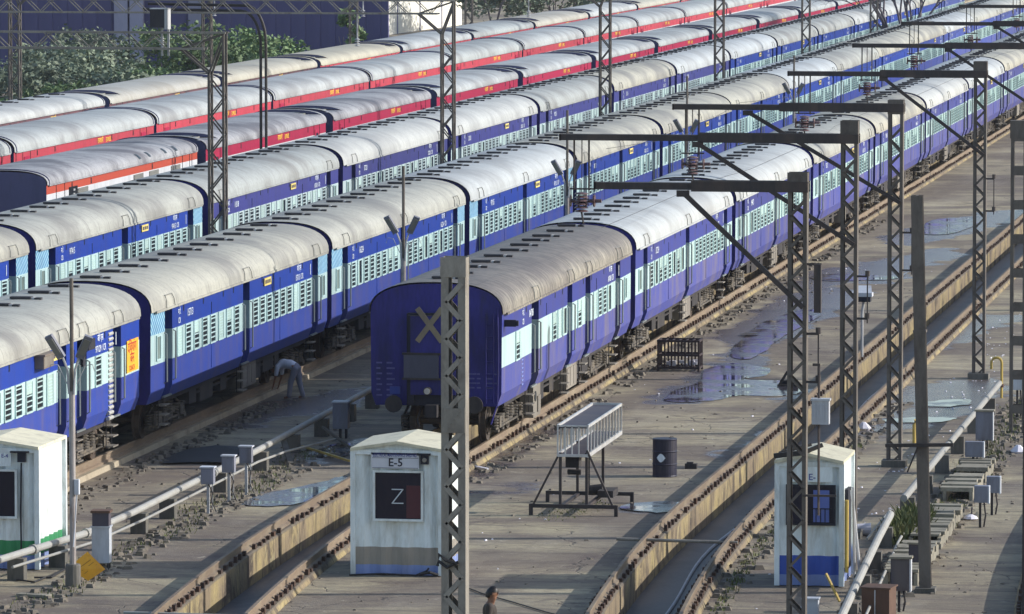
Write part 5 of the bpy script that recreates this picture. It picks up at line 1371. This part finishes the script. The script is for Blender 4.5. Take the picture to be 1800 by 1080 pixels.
def rubble(spots, n, mat, seed, name='rubble', size=(.03, .11)):
    rr = random.Random(seed); mb = MB()
    for i in range(n):
        x, y, r = rr.choice(spots); c = Vector((x + rr.uniform(-r, r), y + rr.uniform(-r, r) * 3, 0)); s_ = rr.uniform(*size)
        a = rr.uniform(0, 3.1); u = Vector((math.cos(a), math.sin(a), 0)) * s_; v = Vector((-math.sin(a), math.cos(a), 0)) * s_ * rr.uniform(.5, 1)
        hh = s_ * rr.uniform(.4, .9); B = [c - u - v, c + u - v, c + u + v, c - u + v]; T = [p * 1 + Vector((0, 0, hh)) - (p - c) * .35 for p in B]
        n0 = len(mb.v); mb.v += [tuple(p) for p in B + T]
        for q in ((4, 5, 6, 7), (0, 1, 5, 4), (1, 2, 6, 5), (2, 3, 7, 6), (3, 0, 4, 7)): mb.f.append(tuple(n0 + k for k in q)); mb.m.append(0)
    return tag(mb.build(name, mat), kind='stuff')
rubble([(-26.7, 106 + k * 2, .5) for k in range(16)], 420, rubble_m, 1)
rubble([(-10.6, 104 + k * 2, .6) for k in range(24)], 800, rubble_m, 2)
rubble([(-22.0, 130 + k * 2.5, .25) for k in range(40)], 700, rubble_m, 3)
rubble([(-30.3, 118 + k * 2.2, .35) for k in range(14)], 260, rubble_m, 5)
rubble([(-14 + bend(104 + k * 2), 104 + k * 2, .3) for k in range(24)], 350, rubble_m, 6)

rubble([(-20.0 + bend(104 + k * 4), 104 + k * 4, 2.6) for k in range(24)], 240, rubble_m, 7, 'litter', (.012, .05))
rubble([(-20.0, 110 + k * 5, 2.6) for k in range(20)], 60, plastic_white, 8, 'litter', (.012, .035))
rubble([(-9.2, 106 + k * 4, 1.0) for k in range(24)], 260, rubble_m, 9, 'litter', (.012, .05))
rubble([(-28.8, 106 + k * 3, 1.4) for k in range(16)], 130, rubble_m, 10, 'litter', (.012, .06))
rubble([(-12.6 + bend(104 + k * 4), 104 + k * 4, .9) for k in range(20)], 160, plastic_white, 12, 'litter', (.012, .035))
# ------------------------------------------------------------------ background buildings and greenery
t = thing('shed', 'big dark navy corrugated shed wall behind the bushes', 'building', (0, 0, 0))
Y0 = 366; xr = (lambda r: r.x / r.y * Y0)(fw + rt * ((683 - 900) / F))
mb = MB()
k = 0; x = xr
while x > xr - 72:
    for dy, w in ((0, .5), (-.06, .5)): mb.box((x - w, Y0 + dy, -1), (x, Y0 + .3, 15)); x -= w
xq = xr * (Y0 + 40) / Y0 - 1.5
Q = [(xr, Y0 + .3), (xq, Y0 + 40), (xq - 72, Y0 + 40), (xr - 72, Y0 + .3)]
for (x0, y0), (x1, y1) in zip(Q, Q[1:] + Q[:1]): mb.poly([(x0, y0, -1), (x1, y1, -1), (x1, y1, 15), (x0, y0, 15)])
mb.poly([(x, y, 15) for x, y in Q])
mb.build('wall', shed_navy, t)
for px in (215, 242, 345):
    X = at(px, 100, 0)[0]
    r = fw + rt * ((px - 900) / F); X = r.x / r.y * (Y0 - .5)
    mb = MB(); mb.box((X - .45, Y0 - .5, 0), (X + .45, Y0 - .1, 15)); mb.build('column', shed_post, t)
r = fw + rt * ((600 - 900) / F)
t = thing('white_building', 'sunlit cream plaster building right of the navy shed', 'building', (0, 0, 0))
def dirx(px, Y): 
    r = fw + rt * ((px - 900) / F); return r.x / r.y * Y
a = Vector((dirx(684, 470), 470, 0)); b = Vector((dirx(812, 500), 500, 0))
mb = MB(); n_ = Vector((-(b - a).y, (b - a).x, 0)).normalized() * 12
P = [a, b, b + n_, a + n_]
for i in range(4):
    p, q = P[i], P[(i + 1) % 4]; mb.poly([tuple(p), tuple(q), (q.x, q.y, 14), (p.x, p.y, 14)])
mb.poly([(p.x, p.y, 14) for p in P]); mb.build('wall', cream_wall, t)
mb = MB()
for u in (.12, .42, .72):
    c = a.lerp(b, u); mb.tube([(c.x, c.y - .3, 0), (c.x, c.y - .3, 14)], .09, 0, 6)
mb.build('drainpipe', shed_post, t)
mb = MB()
for u in (.25, .6):
    for z in (8.2, 11.2):
        c = a.lerp(b, u); d = (b - a).normalized(); nn = -n_.normalized() * .05
        p = c + nn; q = c + d * 2.2 + nn; mb.poly([(p.x, p.y, z), (q.x, q.y, z), (q.x, q.y, z + 1.2), (p.x, p.y, z + 1.2)])
mb.build('window', grille_grey, t)

def leaf_cloud(mb, c, rad, n, rr, size, mi=0):
    cl = []
    for i in range(max(4, int(n / 45))):
        a = rr.uniform(0, 6.28); z = rr.uniform(-.6, 1); q = math.sqrt(max(0, 1 - z * z * .8)) * rr.uniform(.45, 1)
        cl.append((c[0] + rad[0] * q * math.cos(a), c[1] + rad[1] * q * math.sin(a), c[2] + rad[2] * z * .9, rr.uniform(.22, .42) * min(rad)))
    for i in range(n):
        x, y, z, r = rr.choice(cl)
        v = Vector((rr.gauss(0, 1), rr.gauss(0, 1), rr.gauss(0, 1))).normalized() * r * rr.random() ** .4
        p = Vector((x, y, z)) + v
        if p.z < .05: continue
        u = Vector((rr.gauss(0, 1), rr.gauss(0, 1), rr.gauss(0, .6))).normalized(); w = u.cross(Vector((rr.gauss(0, 1), rr.gauss(0, 1), rr.gauss(0, 1)))).normalized()
        s_ = size * rr.uniform(.6, 1.3); u *= s_; w *= s_ * .55
        mb.poly([tuple(p - u), tuple(p + w), tuple(p + u), tuple(p - w)], mi)
def bush(label, x, y, rx, ry, h, n, mat, seed, size=.2, name='bush', cat='bush', group='bushes beyond the farthest train', trunk=0.0):
    rr = random.Random(seed); t = thing(name, label, cat, (x, y, 0), 0, group)
    mb = MB(); leaf_cloud(mb, (0, 0, trunk + (h - trunk) * .5), (rx, ry, (h - trunk) * .52), n, rr, size); mb.build('crown', mat, t)
    mb = MB()
    for k in range(5):
        a = rr.uniform(0, 6.28); mb.tube([(0, 0, -.05), (.2 * rx * math.cos(a), .2 * ry * math.sin(a), trunk + h * .3), (.55 * rx * math.cos(a), .55 * ry * math.sin(a), h * rr.uniform(.55, .8))], .07 + .02 * trunk, 0, 6, True, .02)
    mb.build('trunk', bark, t)
    return t
BU = [(90, 335, 3.4, 3.6, 3.6, leaf_b, 'hazy bush against the foot of the navy shed at the left'),
      (150, 340, 3.4, 3.6, 4.4, leaf_b, 'hazy taller bush against the navy shed'),
      (205, 338, 3.2, 3.6, 2.6, leaf_b, 'hazy low bush by the two shed columns'),
      (60, 300, 3.2, 4.0, 3.7, leaf_b, 'grey green bush at the left edge behind the far train'),
      (20, 270, 2.4, 3.0, 2.9, leaf_a, 'low green bush nearest the left edge'),
      (120, 285, 3.0, 3.5, 3.2, leaf_a, 'round bush under the left portal boom'),
      (165, 310, 2.8, 3.4, 4.2, leaf_b, 'taller grey green bush left of the shed columns'),
      (215, 300, 2.8, 3.2, 3.2, leaf_b, 'bush in front of the shed columns'),
      (262, 305, 2.6, 3.2, 3.2, leaf_a, 'low bush right of the shed columns'),
      (318, 318, 3.6, 4.0, 5.6, leaf_a, 'tallest bright bush behind the black box gantry'),
      (375, 322, 2.6, 3.0, 4.2, leaf_a, 'bush right behind the black box gantry leg'),
      (425, 330, 3.2, 3.6, 4.8, leaf_a, 'wide bush left of the bent black pipes'),
      (475, 338, 2.8, 3.2, 4.0, leaf_a, 'last bush of the row, right of the bent black pipes')]
for i, (px, Yv, rx, ry, h, mt, lab) in enumerate(BU):
    bush(lab, dirx(px, Yv), Yv, rx, ry, h * .9, 3600, mt, 20 + i, .16)
bush('slim conical shrub in front of the navy shed corner', dirx(613, 358), 358, 1.1, 1.2, 5.2, 700, leaf_a, 40, .22)
for i, (px, Yv, h) in enumerate(((868, 474, 6.0), (920, 477, 7.0), (975, 480, 6.5), (1020, 484, 6.6))):
    bush(('%s hazy grey tree along the top, right of the cream building' % ORD[i]), dirx(px, Yv), Yv, 3.4, 3.2, h, 1500, leaf_b, 50 + i, .24, 'tree', 'tree', 'hazy trees beyond the red trains', .6)
# bare branching tree among the far coaches
rr = random.Random(77)
tx, ty = -36.6, 392
t = thing('bare_tree', 'bare purple grey tree with a fan of fine branches at the top right', 'tree', (tx, ty, 0))
mb = MB(); tw = MB()
def grow(p, d, ln, r, lvl):
    q = p + d * ln; mid = p + d * ln * .5 + Vector((rr.uniform(-1, 1), rr.uniform(-1, 1), 0)) * ln * .06
    (mb if lvl < 3 else tw).tube([p, mid, q], r, 0, 5 if lvl < 3 else 3, False, r * .68)
    if lvl >= 7: return
    for k in range(3 if lvl < 5 else 2):
        a = rr.uniform(.25, .62); ax = Vector((rr.gauss(0, 1), rr.gauss(0, 1), rr.gauss(0, .4))).normalized()
        nd = (Matrix.Rotation(a, 3, ax) @ d); nd.z += .06; grow(q if k else mid.lerp(q, .8), nd.normalized(), ln * rr.uniform(.68, .84), r * .62, lvl + 1)
for k in range(5):
    a = k * 1.26 + .3; grow(Vector((0, 0, .5)), Vector((.42 * math.cos(a), .3 * math.sin(a), .8)).normalized(), 2.7, .15, 1)
mb.tube([(0, 0, 0), (0, 0, 1.2)], .28, 0, 8, True, .2)
mb.build('trunk', bark, t); tw.build('crown', bark, t)

# ------------------------------------------------------------------ people
def skin_body(name, chain, edges_, res=.014, extra=None):
    me = bpy.data.meshes.new(name); me.from_pydata([c[:3] for c in chain], edges_, [])
    o = bpy.data.objects.new(name, me); COL.objects.link(o)
    o.modifiers.new('skin', 'SKIN'); 
    for v, c in zip(me.skin_vertices[0].data, chain): v.radius = (c[3], c[4] if len(c) > 4 else c[3])
    me.skin_vertices[0].data[0].use_root = True
    s_ = o.modifiers.new('sub', 'SUBSURF'); s_.levels = 2; s_.render_levels = 2
    if extra:
        dg = bpy.context.evaluated_depsgraph_get(); dg.update()
        m1 = bpy.data.meshes.new_from_object(o.evaluated_get(dg)); bpy.data.objects.remove(o)
        vv = [tuple(v.co) for v in m1.vertices]; ff = [tuple(p.vertices) for p in m1.polygons]
        for c_, ax in extra:
            n0 = len(vv); nu, nv_ = 16, 10
            for i in range(nv_ + 1):
                for j in range(nu):
                    th = math.pi * i / nv_; ph = 2 * math.pi * j / nu
                    vv.append(tuple(c_ + ax[0] * (math.sin(th) * math.cos(ph)) + ax[1] * (math.sin(th) * math.sin(ph)) + ax[2] * math.cos(th)))
            for i in range(nv_):
                for j in range(nu): ff.append((n0 + i * nu + j, n0 + (i + 1) * nu + j, n0 + (i + 1) * nu + (j + 1) % nu, n0 + i * nu + (j + 1) % nu))
        m1b = bpy.data.meshes.new(name); m1b.from_pydata(vv, [], ff); m1b.update()
        o = bpy.data.objects.new(name, m1b); COL.objects.link(o)
    if res:
        r_ = o.modifiers.new('rm', 'REMESH'); r_.mode = 'VOXEL'; r_.voxel_size = res; r_.use_smooth_shade = True
        sm = o.modifiers.new('sm', 'SMOOTH'); sm.iterations = 3
    dg = bpy.context.evaluated_depsgraph_get(); dg.update()
    m2 = bpy.data.meshes.new_from_object(o.evaluated_get(dg)); bpy.data.objects.remove(o)
    for p in m2.polygons: p.use_smooth = True
    return m2

def person(label, loc, rz, J, shirt, trous, long_sleeve, hairy=True):
    """J: joint positions, +Y is the way the figure faces"""
    t = thing('person', label, 'person', loc, rz)
    pel, wai, che, nec, hc = [Vector(J[k]) for k in ('pelvis', 'waist', 'chest', 'neck', 'head')]
    fx = (Vector(J['face'])).normalized(); upv = (hc - nec).normalized(); sx = fx.cross(upv).normalized()
    C = []; E_ = []
    def add(p, r, par, r2=None):
        C.append((p[0], p[1], p[2], r, r2 or r)); i = len(C) - 1
        if par is not None: E_.append((par, i))
        return i
    ip = add(pel, .125, None, .10); iw = add(wai, .12, ip, .095); ic = add(che, .145, iw, .105); inn = add(nec, .05, ic)
    ih = add(hc - upv * .045 + fx * .012, .062, inn, .072); ih2 = add(hc + upv * .045 - fx * .008, .078, ih, .088); add(hc + upv * .095 - fx * .01, .05, ih2)
    add(hc + fx * .105 - upv * .012, .014, ih2)                      # nose
    add(hc + fx * .085 - upv * .082, .028, ih)                      # chin
    for s_ in (-1, 1): add(hc + sx * s_ * .085 - fx * .01 - upv * .005, .018, ih2)
    TORSO = {}
    for s_, side in ((-1, 'l'), (1, 'r')):
        sh, el, wr = [Vector(J[k + side]) for k in ('sh', 'el', 'wr')]
        a = add(sh, .052, ic); b = add(el, .038, a); c_ = add(wr, .024, b)
        d = (wr - el).normalized(); pn = wr + d * .075; q = add(pn, .036, c_, .016)
        lat = d.cross(fx if abs(d.dot(fx)) < .8 else upv).normalized(); nrm = lat.cross(d).normalized()
        for k in range(4):
            o_ = lat * ((k - 1.5) * .020); l_ = (.060, .072, .070, .055)[k]
            f1 = add(pn + o_ + d * (.02 + l_ * .5), .0085, q); add(pn + o_ * 1.05 + d * (.02 + l_) + nrm * .022, .007, f1)
        th = add(wr + d * .045 + lat * .042 + nrm * .012, .0095, c_); add(wr + d * .085 + lat * .052 + nrm * .024, .008, th)
        hp, kn, an, toe = [Vector(J[k + side]) for k in ('hp', 'kn', 'an', 'toe')]
        a = add(hp, .085, ip); b = add(kn, .058, a); c_ = add(an, .038, b); add(toe, .034, c_, .03)
    link_mesh('body', skin_body('person_body', C, E_, .011, [(hc + upv * .01 - fx * .004, (sx * .076, fx * .098, upv * .112)), (hc - upv * .06 + fx * .03, (sx * .055, fx * .062, upv * .06))]), t).data.materials.append(skin)
    def cloth(name, verts, ed, mat):
        vv = []; ff = []
        for i, j in ed:
            p, q = Vector(verts[i][:3]), Vector(verts[j][:3]); (ra, rb), (rc, rd) = verts[i][3:5], verts[j][3:5]
            d = (q - p).normalized(); lat = sx - d * sx.dot(d)
            lat = lat.normalized() if lat.length > .2 else d.orthogonal().normalized(); dep = d.cross(lat)
            n0 = len(vv); nu = 16; rings = []
            for m_ in range(4): th = math.pi / 2 * m_ / 4; rings.append((p - d * (min(ra, rb) * math.cos(th)), ra * max(.05, math.sin(th)), rb * max(.05, math.sin(th))))
            rings += [(p, ra, rb), (q, rc, rd)]
            for m_ in range(1, 5): th = math.pi / 2 * (1 - m_ / 4); rings.append((q + d * (min(rc, rd) * math.cos(th)), rc * max(.05, math.sin(th)), rd * max(.05, math.sin(th))))
            for c_, u_, w_ in rings:
                for z_ in range(nu): ph = 2 * math.pi * z_ / nu; vv.append(tuple(c_ + lat * (u_ * math.cos(ph)) + dep * (w_ * math.sin(ph))))
            k_ = len(rings)
            for m_ in range(k_ - 1):
                for z_ in range(nu): ff.append((n0 + m_ * nu + z_, n0 + m_ * nu + (z_ + 1) % nu, n0 + (m_ + 1) * nu + (z_ + 1) % nu, n0 + (m_ + 1) * nu + z_))
            ff.append(tuple(n0 + z_ for z_ in range(nu))[::-1]); ff.append(tuple(n0 + (k_ - 1) * nu + z_ for z_ in range(nu)))
        m1 = bpy.data.meshes.new(name); m1.from_pydata(vv, [], ff); m1.update()
        o = bpy.data.objects.new(name, m1); COL.objects.link(o)
        r_ = o.modifiers.new('rm', 'REMESH'); r_.mode = 'VOXEL'; r_.voxel_size = .014; r_.use_smooth_shade = True
        sm = o.modifiers.new('sm', 'SMOOTH'); sm.iterations = 4
        dg = bpy.context.evaluated_depsgraph_get(); dg.update()
        m2 = bpy.data.meshes.new_from_object(o.evaluated_get(dg)); bpy.data.objects.remove(o); m2.materials.append(mat)
        for p_ in m2.polygons: p_.use_smooth = True
        link_mesh(name, m2, t)
    g = .022
    V = [(*wai, .125 + g, .10 + g)]; V[0] = (*(wai.lerp(pel, .6)), .125 + g, .10 + g)
    V += [(*wai, .122 + g, .10 + g), (*che, .148 + g, .108 + g), (*(che.lerp(nec, .7)), .075, .07)]; Ed = [(0, 1), (1, 2), (2, 3)]
    for side in 'lr':
        sh, el, wr = [Vector(J[k + side]) for k in ('sh', 'el', 'wr')]
        i = len(V); V.append((*sh, .068, .068)); Ed.append((2, i)); V.append((*(sh.lerp(el, .8)), .058, .058)); Ed.append((i, i + 1))
        if long_sleeve: V.append((*el, .052, .052)); V.append((*(el.lerp(wr, .85)), .040, .040)); Ed += [(i + 1, i + 2), (i + 2, i + 3)]
    cloth('shirt', V, Ed, shirt)
    V = [(*(pel.lerp(wai, .35)), .125 + .012, .10 + .012), (*pel, .132 + .01, .11)]; Ed = [(0, 1)]
    for side in 'lr':
        hp, kn, an = [Vector(J[k + side]) for k in ('hp', 'kn', 'an')]
        i = len(V); V += [(*hp, .10, .10), (*kn, .078, .078), (*(kn.lerp(an, .93)), .064, .064)]; Ed += [(1, i), (i, i + 1), (i + 1, i + 2)]
    cloth('trousers', V, Ed, trous)
    V = []; nu, nv_ = 24, 14; mb = MB(); rr = random.Random(2)
    for i in range(nv_ + 1):
        for j in range(nu):
            th = math.pi * i / nv_; ph = 2 * math.pi * j / nu; k_ = 1 + rr.uniform(-.03, .05)
            V.append(hc + upv * .022 - fx * .012 + sx * (.090 * k_ * math.sin(th) * math.cos(ph)) + fx * (.112 * k_ * math.sin(th) * math.sin(ph)) + upv * (.125 * k_ * math.cos(th)))
    mb.v = [tuple(p) for p in V]
    for i in range(nv_):
        for j in range(nu):
            f = (i * nu + j, (i + 1) * nu + j, (i + 1) * nu + (j + 1) % nu, i * nu + (j + 1) % nu)
            q = sum((V[k_] for k_ in f), Vector()) / 4 - hc; u_, f_ = q.dot(upv), q.dot(fx)
            if u_ > .052 - max(0, -f_) * 1.6 - (0 if f_ > 0 else .02) and u_ > -.075: mb.f.append(f); mb.m.append(0)
    mb.build('hair', hair_m, t, smooth=True)
    mb = MB()
    for s_ in (-1, 1):
        e = hc + fx * .083 + sx * s_ * .032 + upv * .012; mb.tube([e, e + fx * .006], .011, 0, 8)
    e = hc + fx * .088 - upv * .05; mb.bar(e - sx * .022, e + sx * .022, .008, .008, 1)
    mb.build('face_detail', [hair_m, red_text], t)
    return t
X, Yv = at(861, 1199)
person('person with short black hair in a dark olive shirt standing at the bottom edge', (X, Yv, 0), R(-80), dict(
    pelvis=(0, 0, .90), waist=(0, .01, 1.06), chest=(0, .0, 1.26), neck=(0, .01, 1.42), head=(0, .045, 1.55), face=(0, 1, -.05),
    shl=(-.17, -.01, 1.35), ell=(-.22, -.03, 1.10), wrl=(-.20, .08, .88), shr=(.17, -.01, 1.35), elr=(.22, -.03, 1.10), wrr=(.20, .08, .88),
    hpl=(-.09, 0, .85), knl=(-.10, .03, .47), anl=(-.10, -.02, .08), toel=(-.11, .12, .03), hpr=(.09, 0, .85), knr=(.10, .02, .47), anr=(.10, -.04, .08), toer=(.11, .10, .03)), shirt_olive, trouser_d, True)
X, Yv = at(520, 702)
person('person in a pale shirt bending down beside the second blue train', (X, Yv, 0), R(80), dict(
    pelvis=(0, 0, .86), waist=(0, .16, .94), chest=(0, .38, .94), neck=(0, .54, .86), head=(0, .64, .78), face=(0, .45, -.9),
    shl=(-.17, .46, .88), ell=(-.20, .50, .62), wrl=(-.16, .58, .38), shr=(.17, .46, .88), elr=(.20, .48, .62), wrr=(.16, .54, .38),
    hpl=(-.09, -.02, .82), knl=(-.13, .10, .46), anl=(-.14, .14, .08), toel=(-.14, .30, .03), hpr=(.09, -.02, .82), knr=(.12, -.06, .45), anr=(.13, -.16, .08), toer=(.13, -.02, .03)), shirt_pale, trouser_g, False)

# ------------------------------------------------------------------ light
EL, AZ = 24.0, 11.0      # elevation; degrees from +X towards +Y
sd = Vector((math.cos(R(EL)) * math.cos(R(AZ)), math.cos(R(EL)) * math.sin(R(AZ)), math.sin(R(EL))))
ld = bpy.data.lights.new('sun', 'SUN'); ld.energy = 3.7; ld.angle = R(0.5); ld.color = (1.0, 0.965, 0.91)
lo = bpy.data.objects.new('sun', ld); COL.objects.link(lo); lo.rotation_euler = sd.to_track_quat('Z', 'Y').to_euler()
w = bpy.data.worlds.new('World'); S.world = w; w.use_nodes = True
nt = w.node_tree; bg = nt.nodes['Background']; sk = nt.nodes.new('ShaderNodeTexSky'); sk.sky_type = 'NISHITA'; sk.sun_disc = False
sk.sun_elevation = R(EL); sk.sun_rotation = math.atan2(sd.x, sd.y)
nt.links.new(sk.outputs[0], bg.inputs[0]); bg.inputs[1].default_value = 0.15
S.view_settings.view_transform = 'Standard'; S.view_settings.look = 'None'; S.view_settings.exposure = 0.46; S.view_settings.gamma = 1
S.view_settings.use_curve_mapping = False
S.cycles.max_bounces = 6

k = N('thin_haze'); k.t.nodes.remove(k.b)
pv = k.n('ShaderNodeVolumePrincipled'); pv.inputs['Color'].default_value = (0.78, 0.84, 1.0, 1); pv.inputs['Density'].default_value = 0.00008
k.l(pv.outputs[0], k.t.nodes['Material Output'].inputs['Volume'])
mb = MB(); mb.box((-412, -52, -2.6), (212, 1012, 17.0)); tag(mb.build('haze', k.mat), kind='stuff')
